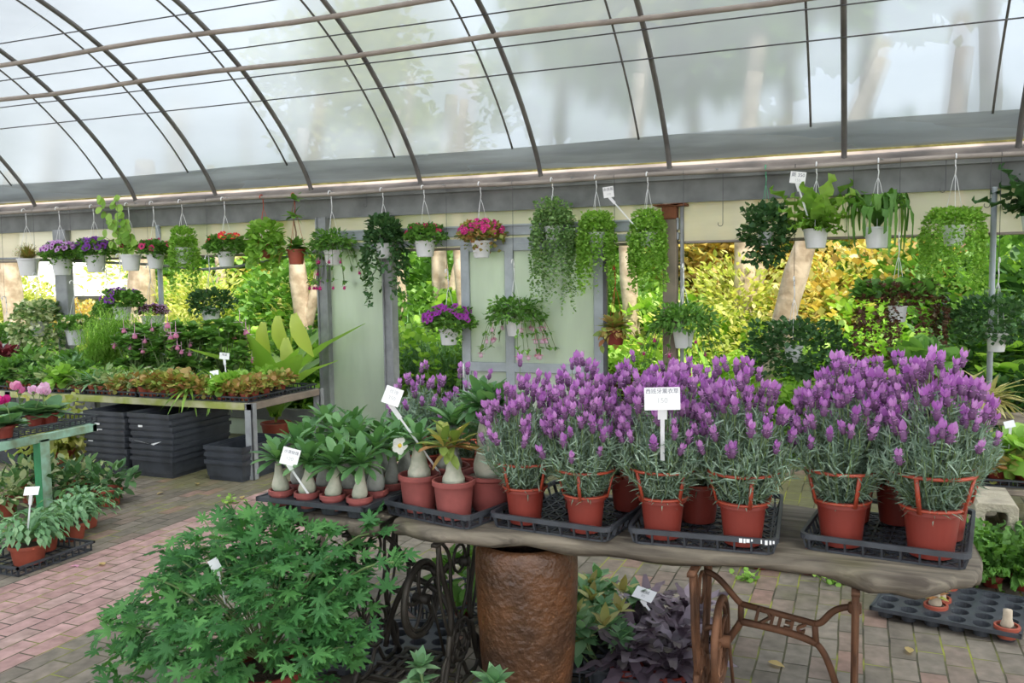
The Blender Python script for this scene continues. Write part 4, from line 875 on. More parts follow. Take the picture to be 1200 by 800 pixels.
# small pots with different foliage
FL['fuchsia_big'] = flower_mesh('fuchsia_flower', 'fuchsia', [M['p_pink'], M['p_palepink']], .045)
def small_plant(name, kind, r=.045, h=.07, potm='pot_terra', seed=0):
    t = thing(name, '-', 'potted plant', (0, 0, 0)); add_pot(t, r, r*.75, h, M[potm], rim=.014, lip=.003, k=14)
    rng = np.random.default_rng(seed); mb = MB(); mats = [M['leaf']]
    if kind == 'var': rosette(mb, T_oval, 26, (0, 0, h), .10, rng, (.0, 1.3), w=.95); bush(mb, T_oval, 30, (0, 0, h+.05), (.07, .07, .05), .07, rng); mats = [M['leaf_var']]
    elif kind == 'green': bush(mb, T_oval, 110, (0, 0, h+.07), (.085, .085, .085), .07, rng); mats = [M['leaf']]
    elif kind == 'dark': bush(mb, T_kite, 150, (0, 0, h+.05), (.08, .08, .07), .05, rng); mats = [M['leaf_dark']]
    elif kind == 'silver': rosette(mb, T_strap, 34, (0, 0, h), .17, rng, (.2, 1.45)); mats = [M['leaf_blue']]
    elif kind == 'spider': rosette(mb, T_strap, 46, (0, 0, h), .30, rng, (-.1, 1.3), w=.8); mats = [M['leaf_light']]
    elif kind == 'cream': rosette(mb, T_strap, 40, (0, 0, h), .22, rng, (-.1, 1.3), w=.9); mats = [M['leaf_cream']]
    elif kind == 'rust': bush(mb, T_round, 150, (0, 0, h+.03), (.12, .12, .055), .045, rng, zmin=-.3); trail(mb, T_round, 10, .06, h+.02, (.02, .09), .035, .03, rng, flare=1.7); mats = [M['leaf_rust']]
    elif kind == 'lime': bush(mb, T_round, 130, (0, 0, h+.05), (.10, .10, .075), .06, rng); mats = [M['leaf_light']]
    elif kind == 'red': bush(mb, T_oval, 120, (0, 0, h+.07), (.11, .11, .09), .08, rng); mats = [M['leaf_red']]
    elif kind == 'airy':
        for i in range(70):
            a = rng.uniform(0, 6.28); b = rng.uniform(.04, .2); tt = np.linspace(.15, 1, 18); L = rng.uniform(.25, .5)
            P = np.stack([np.cos(a)*b*tt**1.4, np.sin(a)*b*tt**1.4, h+L*tt], 1)
            for q in range(2): mb.inst(T_needle, P, unit(rng.normal(size=(18, 3))+[0, 0, .5]), .06, w=.09)
        mats = [M['leaf_light']]
    elif kind == 'tall':
        for i in range(30):
            c = (rng.uniform(-.15, .15), rng.uniform(-.12, .12), h+rng.uniform(.06, .36)); rosette(mb, T_round, 11, c, .06, rng, (-.3, 1.0))
            mb.tube([(0, 0, h), (c[0]*.6, c[1]*.6, (h+c[2])/2), c], .003, 4, mat=1)
        mats = [M['leaf'], M['stem']]
    elif kind == 'peper':
        rosette(mb, T_round, 22, (0, 0, h), .085, rng, (-.35, 1.0)); mats = [M['leaf_grey']]
    elif kind == 'lace': bush(mb, T_fern, 60, (0, 0, h+.02), (.1, .1, .08), .14, rng, .7, zmin=0); mats = [M['leaf']]
    mb.build('foliage', mats, t); return t
SPN = dict(var=('variegated_foliage_plant', 'cream-and-green variegated leaves'), green=('leafy_pot_plant', 'soft mid green leaves'), dark=('leafy_pot_plant', 'tiny dark green leaves'), silver=('grassy_pot_plant', 'narrow silvery leaves'),
           spider=('spider_plant', 'long arching spider-plant leaves'), cream=('striped_dracaena', 'cream striped strap leaves'), rust=('creeping_foliage_plant', 'creeping rust-tinted leaves'), lime=('leafy_pot_plant', 'round lime green leaves'),
           red=('red_leaf_plant', 'dark red leaves'), airy=('feathery_herb', 'feathery pale stems'), tall=('bushy_geranium', 'tall rounded leaves'), peper=('peperomia', 'grey striped puckered leaves'), lace=('lacy_fern', 'lacy fresh green fronds'))
protos = {}; proto_used = set()
def small(kind, loc, label, grp, s=1.0, r=.045, h=.07, potm='pot_terra'):
    key = (kind, r, h, potm)
    if key not in protos: protos[key] = small_plant(SPN[kind][0], kind, r, h, potm, len(protos)+20)
    if key not in proto_used:
        proto_used.add(key); o = protos[key]; o.location = tuple(map(float, loc)); o['label'] = label; o['group'] = grp; o.scale = (s,)*3; o.rotation_euler = (0, 0, float(RNG.uniform(0, 6))); return o
    return copy_tree(protos[key], loc, float(RNG.uniform(0, 6)), label, grp, s)
rows = [(5.455, .115, 38, 'front row'), (5.58, .125, 34, 'second row'), (5.72, .15, 27, 'third row')]
kinds_r = ['rust', 'rust', 'lime', 'rust', 'rust', 'spider', 'rust', 'rust', 'rust', 'var', 'var', 'rust', 'var', 'var', 'silver', 'var', 'var', 'lime', 'var', 'silver', 'green', 'var', 'green', 'dark', 'green', 'var', 'spider', 'green', 'var', 'spider', 'dark', 'green', 'lime', 'var', 'green', 'dark', 'green', 'var', 'green']
for ri, (y, sp_, n, rn) in enumerate(rows):
    for i in range(n):
        x = -4.46-sp_*i; k = kinds_r[min(int(i*sp_/.115)+(ri*2 if i > 2 else 0), len(kinds_r)-1)]
        small(k, (x+RNG.normal()*.01, y+RNG.normal()*.012, .611), f'pot of {SPN[k][1]}, {rn} of long bench, {nth(i)} from right end', 'small pots on the long bench', (RNG.uniform(.85, 1.2) if k != 'spider' else .9)*(.85 if i < 6 else 1))
back = [('rust', 1.0), ('lime', .9), ('tall', .8), ('tall', 1.35), ('tall', 1.3), ('airy', 1.1), ('tall', 1.25), ('airy', 1.2), ('airy', 1.25), ('airy', 1.1), ('green', 1.3), ('silver', 1.3), ('var', 1.3), ('green', 1.3), ('red', 1.3), ('red', 1.3), ('green', 1.2), ('red', 1.4), ('dark', 1.4)]
for i, (k, s) in enumerate(back):
    x = -4.55-.235*i; o = small(k, (x, 6.02+.12*(i % 2), .611), f'larger pot of {SPN[k][1]}, back of long bench, {nth(i)} from right end', 'large pots along the back of the bench', s)
    if k == 'tall':
        n = 5; a = RNG.uniform(0, 6.28, n); flowers(o, 'fuchsia_big', [(.16*math.cos(q), -.05-.12*abs(math.sin(q)), RNG.uniform(.25, .45)) for q in a], [(0, 0, 1)]*n)
for i, (k, s, x) in enumerate((('tall', 1.15, -5.62), ('tall', 1.2, -6.02), ('airy', 1.0, -6.5), ('silver', 1.7, -6.75))):
    small(k, (x, 5.87, .611), f'pot of {SPN[k][1]} in the middle of the long bench, {nth(i)} from the right', 'pots in the middle of the bench', s)
p = PY(263, 417, 5.85); card(p, .085, .055, (.35, -1, .1), 'white price card on a tall stick at the back of the long bench', [('海棠', .024, 0, .01, 'ink')], -.1, p+np.array([.02, 0, -.27]))
p = PY(251, 438, 5.5); card(p, .07, .06, (.35, -1, .6), 'white price card lying among the pots of the long bench', [('120', .022, 0, 0, 'ink_faint')], .2, p+np.array([.0, .03, -.12]))
# nested crates
def crate(w, d, h=.16):
    mb = MB(); t = .008; tp = .02
    for sx, sy in ((0, -1), (0, 1), (-1, 0), (1, 0)):
        if sy: a, b = (-w/2, sy*d/2), (w/2, sy*d/2)
        else: a, b = (sx*w/2, -d/2), (sx*w/2, d/2)
        V = []
        for z, e in ((0, tp), (.03, tp), (.03, tp*.6), (h-.03, .003), (h-.03, -.006), (h, -.006)):
            for x, y in (a, b):
                V.append((x*(1-2*e/w), y*(1-2*e/d), z))
        ins = [(v[0]*(1-2*t/w), v[1]*(1-2*t/d), v[2]) for v in V]
        k = len(V)//2; q = []
        for i in range(k-1): q.append((2*i, 2*i+1, 2*i+3, 2*i+2)); q.append((k*2+2*i, k*2+2*i+2, k*2+2*i+3, k*2+2*i+1))
        q.append((2*k-2, 2*k-1, 4*k-1, 4*k-2)); mb.add(V+ins, [np.array(q)])
    for i in range(9):   # ribbed foot
        x = -w/2+.03+(w-.06)*i/8
        for y in (-d/2+tp+.004, d/2-tp-.016): mb.box((x-.006, y, 0), (x+.006, y+.012, .045))
    for i in range(13):
        y = -d/2+.03+(d-.06)*i/12
        for x in (-w/2+tp+.004, w/2-tp-.016): mb.box((x, y-.006, 0), (x+.012, y+.006, .045))
    for i in range(7): x = -w/2+.05+(w-.1)*i/6; mb.box((x-.006, -d/2+tp, .002), (x+.006, d/2-tp, .01))
    for i in range(9): y = -d/2+.05+(d-.1)*i/8; mb.box((-w/2+tp, y-.006, .003), (w/2-tp, y+.006, .011))
    return mb.mesh('plastic_crate', M['crate'], False)
CRM = {}
def stack(cx, cy, w, d, n, lab, step=.055, base=0.0):
    key = (w, d)
    if key not in CRM: CRM[key] = crate(w, d)
    for i in range(n):
        o = obj('plastic_crate', CRM[key], None, (cx+RNG.normal()*.004, cy+RNG.normal()*.004, base+.001+step*i)); o.rotation_euler = (0, 0, float(RNG.normal()*.012))
        pos = 'lowest' if i == 0 else ('topmost' if i == n-1 else nth(i)+' from ground')
        tag(o, f'dark crate, {lab}, {pos}', 'crate', 'nested crates under the long bench')
stack(-5.655, 5.49, .43, .62, 8, 'left tall pile under the long bench', .05)
stack(-5.19, 5.53, .43, .66, 8, 'middle tall pile under the long bench', .05)
stack(-4.55, 5.57, .36, .58, 3, 'low pile beside the front bench leg', .056)
stack(-6.85, 5.45, .42, .56, 2, 'short pile at far left under bench', .05)
mb = MB(); rs = np.random.default_rng(5)
cr_ = [o for o in bpy.data.objects if o.name.startswith('plastic_crate')]
for ci, x, z, l in ((6, -5.75, .36, .05), (5, -5.73, .30, .05), (3, -5.83, .24, .05), (14, -5.31, .36, .04)):
    c = cr_[ci]; MB().box((x-c.location.x, -.318 if ci < 8 else -.338, .10), (x-c.location.x+l, -.314 if ci < 8 else -.334, .116)).build('paper_label', M['card'], c, smooth=False)
c = cr_[11]; MB().add([(-.2, -.337, .145), (0, -.338, .12), (.06, -.337, .135), (.11, -.336, .145), (.03, -.338, .112), (-.1, -.338, .135)], [[0, 1, 5], [1, 2, 3], [1, 3, 4]]).build('torn_tape', M['card'], c, smooth=False)
# yellow-green fern beside the crates
t = thing('yellow_fern', 'yellow-green drooping fern under the left end of the bench', 'fern', (-6.2, 5.2, 0)); add_pot(t, .12, .09, .16, M['pot_terra'])
mb = MB(); rosette(mb, T_fern, 40, (0, 0, .18), .36, np.random.default_rng(2), (-.3, 1.35), w=.9); rosette(mb, T_fern, 40, (0, -.05, .44), .30, np.random.default_rng(6), (-.8, 1.0), w=.9); mb.tube([(0, 0, .15), (0, -.05, .42)], .008, 5); mb.build('foliage', M['leaf_yellow'], t)
# big tropical leaves behind the bench end
t = thing('tropical_plant', 'tropical plant with big yellow-green strap leaves behind the bench end', 'plant', (-5.15, 6.72, 0)); add_pot(t, .14, .11, .2, M['pot_terra'])
mb = MB(); rosette(mb, T_strapw, 16, (0, 0, .25), 1.05, np.random.default_rng(9), (.95, 1.5), w=.9); mb.build('leaf_rosette', M['leaf_light'], t)
mb = MB(); mb.inst(T_strapw, [(.02, -.15, 1.16), (.2, -.17, 1.22), (.36, -.15, 1.24), (.28, -.17, 1.02), (-.05, -.2, 1.0)], [(-.1, -.3, -1), (.05, -.3, -1), (.3, -.3, -.9), (.1, -.3, -1), (-.15, -.3, -1)], .40, up=(0, -1, .3), w=1.5)
mb.tube([(0, 0, .2), (.02, -.05, .7), (.02, -.15, 1.16)], .01, 5).tube([(0, 0, .2), (.15, -.05, .7), (.2, -.17, 1.22)], .01, 5).tube([(0, 0, .2), (.2, -.05, .7), (.36, -.15, 1.24)], .01, 5).tube([(.1, -.04, .5), (.28, -.17, 1.02)], .008, 5).tube([(0, 0, .4), (-.05, -.2, 1.0)], .008, 5)
mb.build('hanging_leaves', M['leaf_tropic'], t)

# ---------------------------------------------------------------- green table at the far left
t = thing('green_table', 'green metal table cut off by the left edge', 'table', (-5.5, 3.8, 0))
MB().box((-.55, -.8, .50), (.50, -.76, .555), bev=.004).box((-.55, .68, .50), (.50, .72, .555), bev=.004).box((.46, -.8, .50), (.50, .72, .555), bev=.004).box((-.55, -.8, .50), (-.51, .72, .555), bev=.004).build('top_frame', M['pale_green_paint'], t, smooth=False)
for x, y in ((.47, .28), (.47, -.7), (-.53, .28), (-.53, -.7)):
    MB().box((x-.03, y-.03, 0), (x+.03, y-.022, .52), bev=.002).build('leg', M['green_paint'], t, smooth=False)
    MB().box((x+.022, y-.022, 0), (x+.03, y+.05, .52), bev=.002).build('leg', M['pale_green_paint'], t, smooth=False)
gtm = seed_tray_mesh(.5, .74, .05).mesh('carry_tray', M['tray'], False)
for i, (x, y) in enumerate(((-5.30, 4.22), (-5.30, 3.46))):
    tag(obj('carry_tray', gtm, None, (x, y, .556)), 'black tray of cyclamens on the green table, '+('far end' if i == 0 else 'near end'), 'tray', 'trays on the green table')
for i, (px, py, key, nf, lab) in enumerate(((10, 492, 'cyclamen_magenta', 2, 'cyclamen with deep magenta flower at the left edge of the green table'), (18, 478, 'cyclamen_mid', 3, 'pink cyclamen behind the magenta one on the green table'), (47, 478, 'cyclamen_palepink', 4, 'pale pink cyclamen in the middle of the green table tray'), (63, 476, 'cyclamen_pink', 2, 'pale pink cyclamen at the right end of the green table tray'))):
    b = PZ(px, py+16, .60); b[0] -= .04; b[2] = .572; t = thing('cyclamen', lab, 'potted plant', b, 0, 'cyclamens on the green table'); add_pot(t, .06, .048, .08, M['pot_red'], k=18)
    rng = np.random.default_rng(i+50); mb = MB(); rosette(mb, T_round, 20, (0, 0, .08), .15, rng, (.0, .8)); mb.build('foliage', M['leaf_blue'], t)
    key = 'cyclamen_pink' if key == 'cyclamen_palepink' else key
    flowers(t, key, [(rng.uniform(-.09, .09), rng.uniform(-.08, .05), .2+rng.uniform(0, .06)) for _ in range(nf)], [(rng.normal()*.2, rng.normal()*.2, 1) for _ in range(nf)], rng=rng)
# plants standing on the ground around the green table
tag(MB().add([], []) if False else seed_tray_mesh(.42, .5, .055).build('carry_tray', M['tray'], None, False, loc=(-4.31, 3.40, .001)), 'black open tray on the paving at the far left', 'tray')
def cactus_plant(loc, lab, s=1.0, seed=0):
    t = thing('crab_cactus', lab, 'potted plant', loc, 0, 'leafy cactus pots at the left'); add_pot(t, .095*s, .075*s, .11*s, M['pot_terra'])
    rng = np.random.default_rng(seed); mb = MB()
    for i in range(60):
        a = rng.uniform(0, 6.28); L = rng.uniform(.14, .26)*s; tt = np.linspace(0, 1, 6); rise = rng.uniform(.05, .2)*s
        Q = np.stack([np.cos(a)*L*tt, np.sin(a)*L*tt, .1*s+rise*np.sin(tt*2.4)-.05*s*tt**2], 1); mb.inst(T_kite, Q[:-1], Q[1:]-Q[:-1], .062*s, w=.5)
    mb.build('foliage', M['leaf_blue'], t); return t
cactus_plant((-4.24, 3.33, .012), 'leafy segmented cactus in red pot with a price stick on the left floor tray', 1.0, 1)
cactus_plant((-4.36, 3.52, .012), 'leafy segmented cactus at the back of the left floor tray', .9, 2)
cactus_plant((-4.42, 3.76, .0), 'leafy segmented cactus on the paving behind the left floor tray', .95, 3)
cactus_plant((-4.55, 3.98, .0), 'leafy segmented cactus closest to the green table leg', .9, 4)
cactus_plant((-4.68, 3.30, .0), 'leafy segmented cactus cut off by the left edge', 1.0, 5)
for i, (x, y) in enumerate(((-5.22, 4.55), (-5.05, 4.3), (-5.45, 4.35), (-4.85, 4.45), (-5.3, 4.0), (-5.62, 4.5))):
    t = thing('silver_leaf_plant', f'dark and silver leaved plant on the ground under the green table, {nth(i)} one', 'potted plant', (x, y, 0), 0, 'silver-leaved plants under the green table'); add_pot(t, .09, .07, .12, M['pot_terra'])
    rng = np.random.default_rng(70+i); mb = MB(); bush(mb, T_oval, 150, (0, 0, .17), (.19, .19, .11), .075, rng, .7); mb.build('foliage', M['leaf_var'] if i % 2 == 0 else M['leaf_dark'], t)
p = PY(36, 574, 3.6); p = PY(37, 575, 3.32); card(p, .075, .05, (.6, -1, .9), 'grey price card on a tall white stick in the left floor tray', [('150', .02, 0, 0, 'ink_faint')], 0, (-4.25, 3.33, .12))
o = MB().add([(0, 0, .003), (.03, .01, .006), (.06, .005, .004), (.045, .03, .004), (.02, .03, .006)], [[0, 1, 4], [1, 2, 3], [1, 3, 4]]).build('fallen_petal', M['p_pink'], None); o.location = (-4.0, 3.38, 0); tag(o, 'pink fallen petal on the pink paving', 'petal')
# ---------------------------------------------------------------- natural-edge plank table on its three supports
M['plank'] = None
def plank_mat():
    m, nt, N, L, o = newmat('weathered_plank')
    tc = N.new('ShaderNodeTexCoord'); mp = N.new('ShaderNodeMapping'); mp.inputs['Scale'].default_value = (1.2, 9, 9); L.new(tc.outputs['Object'], mp.inputs[0])
    n = N.new('ShaderNodeTexNoise'); n.inputs['Scale'].default_value = 3; n.inputs['Detail'].default_value = 8; n.inputs['Distortion'].default_value = .6; L.new(mp.outputs[0], n.inputs['Vector'])
    r = ramp(N, [(.055, .042, .03), (.125, .105, .078), (.22, .185, .135)], [.3, .5, .72]); L.new(n.outputs['Fac'], r.inputs['Fac'])
    n2 = N.new('ShaderNodeTexNoise'); n2.inputs['Scale'].default_value = 4; L.new(tc.outputs['Object'], n2.inputs['Vector']); r2 = ramp(N, [(0, 0, 0), (1, 1, 1)], [.55, .7]); L.new(n2.outputs['Fac'], r2.inputs['Fac'])
    mx = N.new('ShaderNodeMix'); mx.data_type = 'RGBA'; mq = N.new('ShaderNodeMath'); mq.operation = 'MULTIPLY'; mq.inputs[1].default_value = .35; L.new(r2.outputs[0], mq.inputs[0]); L.new(mq.outputs[0], mx.inputs[0]); L.new(r.outputs[0], mx.inputs[6]); mx.inputs[7].default_value = (.16, .15, .05, 1)
    b = N.new('ShaderNodeBsdfPrincipled'); b.inputs['Roughness'].default_value = .85; L.new(mx.outputs[2], b.inputs['Base Color'])
    bp = N.new('ShaderNodeBump'); bp.inputs['Strength'].default_value = .6; bp.inputs['Distance'].default_value = .01; L.new(n.outputs['Fac'], bp.inputs['Height']); L.new(bp.outputs[0], b.inputs['Normal'])
    L.new(b.outputs[0], o.inputs['Surface']); return m
M['plank'] = plank_mat()
def plank(front, back, ztop, zbot, seed):
    """front/back: (x, y) outlines left to right; live edges bulge and wander"""
    rng = np.random.default_rng(seed); n = 46
    def res(p): p = np.array(p, float); t = np.linspace(0, 1, n); s = np.linspace(0, 1, len(p)); return np.stack([np.interp(t, s, p[:, 0]), np.interp(t, s, p[:, 1])], 1)
    f, b = res(front), res(back); ph = rng.uniform(0, 6, 4)
    w = .012*np.sin(np.arange(n)*.55+ph[0])+.007*np.sin(np.arange(n)*1.7+ph[1]); zb = .010*np.sin(np.arange(n)*.4+ph[2])+.006*np.sin(np.arange(n)*1.3)
    cross = []
    for i in range(n):
        d = unit(b[i]-f[i]); fo = f[i]+d*w[i]; bo = b[i]-d*w[i]; z1, z0 = ztop, zbot+zb[i]; h = z1-z0
        pts = [(fo+d*.045, z0), (fo+d*.012, z0+h*.25), (fo, z0+h*.5), (fo+d*.004, z0+h*.8), (fo+d*.02, z1), (bo-d*.02, z1), (bo, z0+h*.5), (bo-d*.045, z0)]
        cross += [(p[0], p[1], z) for p, z in pts]
    k = 8; q = [(i*k+j, (i+1)*k+j, (i+1)*k+(j+1) % k, i*k+(j+1) % k) for i in range(n-1) for j in range(k)]
    return MB().add(cross, [np.array(q), np.arange(k)[::-1]*1, (n-1)*k+np.arange(k)])
o = plank([(-1.52, 2.60), (-1.3, 2.53), (-1.0, 2.59), (-.6, 2.625), (-.2, 2.635), (.06, 2.575), (.22, 2.585), (.31, 2.66), (.345, 2.80)], [(-1.5, 3.06), (-1.0, 3.2), (-.3, 3.28), (.33, 3.25)], .70, .643, 3).build('plank_tabletop', M['plank'])
tag(o, 'long weathered natural-edge wooden plank carrying the lavender trays', 'tabletop')
o = plank([(-2.12, 2.72), (-1.95, 2.60), (-1.75, 2.56), (-1.55, 2.56)], [(-2.1, 3.1), (-1.55, 3.12)], .695, .64, 8).build('plank_tabletop', M['plank'])
tag(o, 'short dark log slab at the left end under the small adeniums', 'tabletop')
# brown glazed urn
def urn_mat():
    m, nt, N, L, o = newmat('brown_glazed_urn')
    tc = N.new('ShaderNodeTexCoord'); n = N.new('ShaderNodeTexNoise'); n.inputs['Scale'].default_value = 42; n.inputs['Detail'].default_value = 3; L.new(tc.outputs['Object'], n.inputs['Vector'])
    n2 = N.new('ShaderNodeTexNoise'); n2.inputs['Scale'].default_value = 5; n2.inputs['Detail'].default_value = 5; L.new(tc.outputs['Object'], n2.inputs['Vector'])
    r = ramp(N, [(.045, .022, .012), (.095, .042, .018), (.175, .066, .022)], [.35, .5, .7]); L.new(n2.outputs['Fac'], r.inputs['Fac'])
    b = N.new('ShaderNodeBsdfPrincipled'); b.inputs['Roughness'].default_value = .38; L.new(r.outputs[0], b.inputs['Base Color'])
    bp = N.new('ShaderNodeBump'); bp.inputs['Strength'].default_value = .9; bp.inputs['Distance'].default_value = .012; L.new(n.outputs['Fac'], bp.inputs['Height']); L.new(bp.outputs[0], b.inputs['Normal'])
    L.new(b.outputs[0], o.inputs['Surface']); return m
o = MB().lathe([(.115, 0), (.135, .01), (.15, .08), (.166, .22), (.176, .38), (.181, .52), (.179, .60), (.17, .625), (.155, .632), (.15, .61), (.15, .3)], 48).build('glazed_urn', urn_mat(), None, auto=60, loc=(-1.075, 2.77, 0))
tag(o, 'tall brown textured glazed urn holding up the middle of the plank', 'urn')
# cast iron sewing machine stands
def arc(cy, cz, r, a0, a1, n=14, ry=None): t = np.linspace(a0, a1, n); return np.stack([0*t, cy+(ry or r)*np.cos(t), cz+r*np.sin(t)], 1)
def bez(p, n=14):
    p = np.array(p, float); t = np.linspace(0, 1, n)[:, None]
    return (1-t)**3*p[0]+3*(1-t)**2*t*p[1]+3*(1-t)*t*t*p[2]+t**3*p[3]
def side_frame(x, H):
    mb = MB()
    def yz(*pts): return [(x, y, z) for y, z in pts]
    for s in (-1, 1):
        mb.tube(bez(yz((s*.17, H), (s*.15, H-.2), (s*.05, H-.22), (s*.09, H*.42))), .011, 6); mb.tube(bez(yz((s*.09, H*.42), (s*.12, H*.26), (s*.12, .10), (s*.22, .0))), .012, 6)
        mb.tube(bez(yz((s*.13, H-.02), (s*.02, H-.1), (s*.13, H-.2), (s*.03, H-.3))), .007, 5); mb.tube(bez(yz((s*.03, H-.3), (s*-.05, H-.38), (s*.09, H-.42), (s*.07, .16))), .007, 5)
        mb.tube(bez(yz((s*.11, .2), (s*.2, .16), (s*.16, .02), (s*.06, .06))), .008, 5); mb.tube(bez(yz((s*.06, .06), (s*.02, .1), (s*.02, .14), (s*.0, .13))), .008, 5)
        mb.tube(bez(yz((s*.17, H-.03), (s*.19, H-.18), (s*.13, H-.3), (s*.1, H*.44))), .006, 5)
    mb.tube(arc(0, .22, .075, 0, 2*PI, 24)[:-1]+[x, 0, 0], .008, 6, closed=True); mb.tube(arc(0, .22, .035, 0, 2*PI, 18)[:-1]+[x, 0, 0], .007, 6, closed=True)
    for a in np.arange(6)*PI/3: mb.tube([(x, .03*math.cos(a), .22+.03*math.sin(a)), (x, .075*math.cos(a), .22+.075*math.sin(a))], .005, 5)
    mb.tube(arc(0, H-.11, .05, 0, 2*PI, 18)[:-1]+[x, 0, 0], .006, 5, closed=True)
    mb.box((x-.012, -.2, H-.012), (x+.012, .2, H)); mb.tube([(x, -.12, .06), (x, .12, .06)], .008, 5)
    return mb
def sewing_stand(loc, label, mat, W, H, wheel_x, letters):
    t = thing('sewing_machine_stand', label, 'stand', loc, 0, 'sewing machine stands under the plank')
    side_frame(-W/2, H).build('side_frame', mat, t)
    side_frame(W/2, H).build('side_frame', mat, t)
    wm = MB(); wy, wz, R = -.02, .36, .135
    wm.tube(arc(wy, wz, R, 0, 2*PI, 36)[:-1]+[wheel_x, 0, 0], .012, 8, closed=True); wm.tube(arc(wy, wz, R-.02, 0, 2*PI, 36)[:-1]+[wheel_x, 0, 0], .006, 6, closed=True)
    for a in np.arange(5)*2*PI/5+.3: wm.tube(bez([(wheel_x, wy, wz), (wheel_x, wy+.05*math.cos(a+.6), wz+.05*math.sin(a+.6)), (wheel_x, wy+.1*math.cos(a+.3), wz+.1*math.sin(a+.3)), (wheel_x, wy+R*math.cos(a), wz+R*math.sin(a))]), .007, 6)
    wm.tube([(wheel_x-.03, wy, wz), (wheel_x+.03, wy, wz)], .02, 10); wm.build('flywheel', mat, t)
    br = MB(); yb = .05
    def xz(*p): return [(x, yb, z) for x, z in p]
    br.tube(bez(xz((-W/2, .56), (-W/2+.05, .56), (-W/2+.08, .50), (-W/2+.12, .465))), .011, 6)
    br.tube(xz((-W/2+.12, .465), (-W/2+.22, .45), (W/2-.12, .43)), .011, 6); br.tube(bez(xz((W/2-.12, .43), (W/2-.08, .43), (W/2-.09, .495), (W/2, .50))), .011, 6)
    br.tube(xz((-W/2+.12, .465), (-W/2+.12, .405)), .010, 6); br.tube(xz((W/2-.12, .43), (W/2-.115, .365)), .010, 6)
    br.tube(bez(xz((-W/2+.12, .405), (-W/2+.2, .40), (W/2-.17, .39), (W/2-.115, .365))), .013, 6)
    br.tube(bez(xz((W/2-.115, .365), (W/2-.08, .34), (W/2-.06, .26), (W/2-.02, .12))), .011, 6); br.tube(bez(xz((-W/2+.12, .405), (-W/2+.1, .36), (-W/2+.04, .3), (-W/2+.01, .12))), .012, 6)
    br.tube(bez(xz((-W/2, .36), (-W/2+.05, .4), (-W/2+.03, .33), (-W/2+.08, .35))), .01, 6); br.box((W/2-.022, yb-.018, .48), (W/2+.018, yb+.018, .515), bev=.006)
    b = br.build('name_brace', mat, t)
    if letters:
        cu = bpy.data.curves.new('lettering', 'FONT'); cu.body = letters; cu.size = .062; cu.extrude = .006; cu.align_x = 'CENTER'; cu.space_character = 1.25; cu.offset = .0015
        tmp = bpy.data.objects.new('lettering_curve', cu); COL.objects.link(tmp); me = bpy.data.meshes.new_from_object(tmp.evaluated_get(bpy.context.evaluated_depsgraph_get())); bpy.data.objects.remove(tmp)
        me.materials.clear(); me.materials.append(mat); me.name = 'lettering'
        o = obj('lettering', me, b); o.matrix_local = Matrix(((-1, .35, 0, .005), (0, 0, -1, yb), (.085, .98, 0, .405), (0, 0, 0, 1)))
    tr = MB()
    for i in range(7): x = -W/2+.07+(W-.14)*i/6; tr.bar((x, -.13, .085), (x, .13, .085), .014, .008)
    for y in (-.13, -.045, .045, .13): tr.bar((-W/2+.05, y, .085), (W/2-.05, y, .085), .016, .01)
    tr.tube([(-W/2, 0, .075), (W/2, 0, .075)], .008, 6); tr.build('treadle', mat, t)
    tr = MB(); tr.tube([(wheel_x+.02, wy+.04, wz), (wheel_x+.03, .1, .1)], .006, 5); tr.build('pitman_rod', mat, t)
    return t
sewing_stand((-.235, 2.80, 0), 'rusty brown sewing machine stand with mirrored letters under the right half of the plank', M['rust_iron'], .47, .634, -.17, 'SEIKI')
sewing_stand((-1.53, 2.80, 0), 'blackened ornate sewing machine stand left of the urn', M['iron'], .36, .634, .03, '')
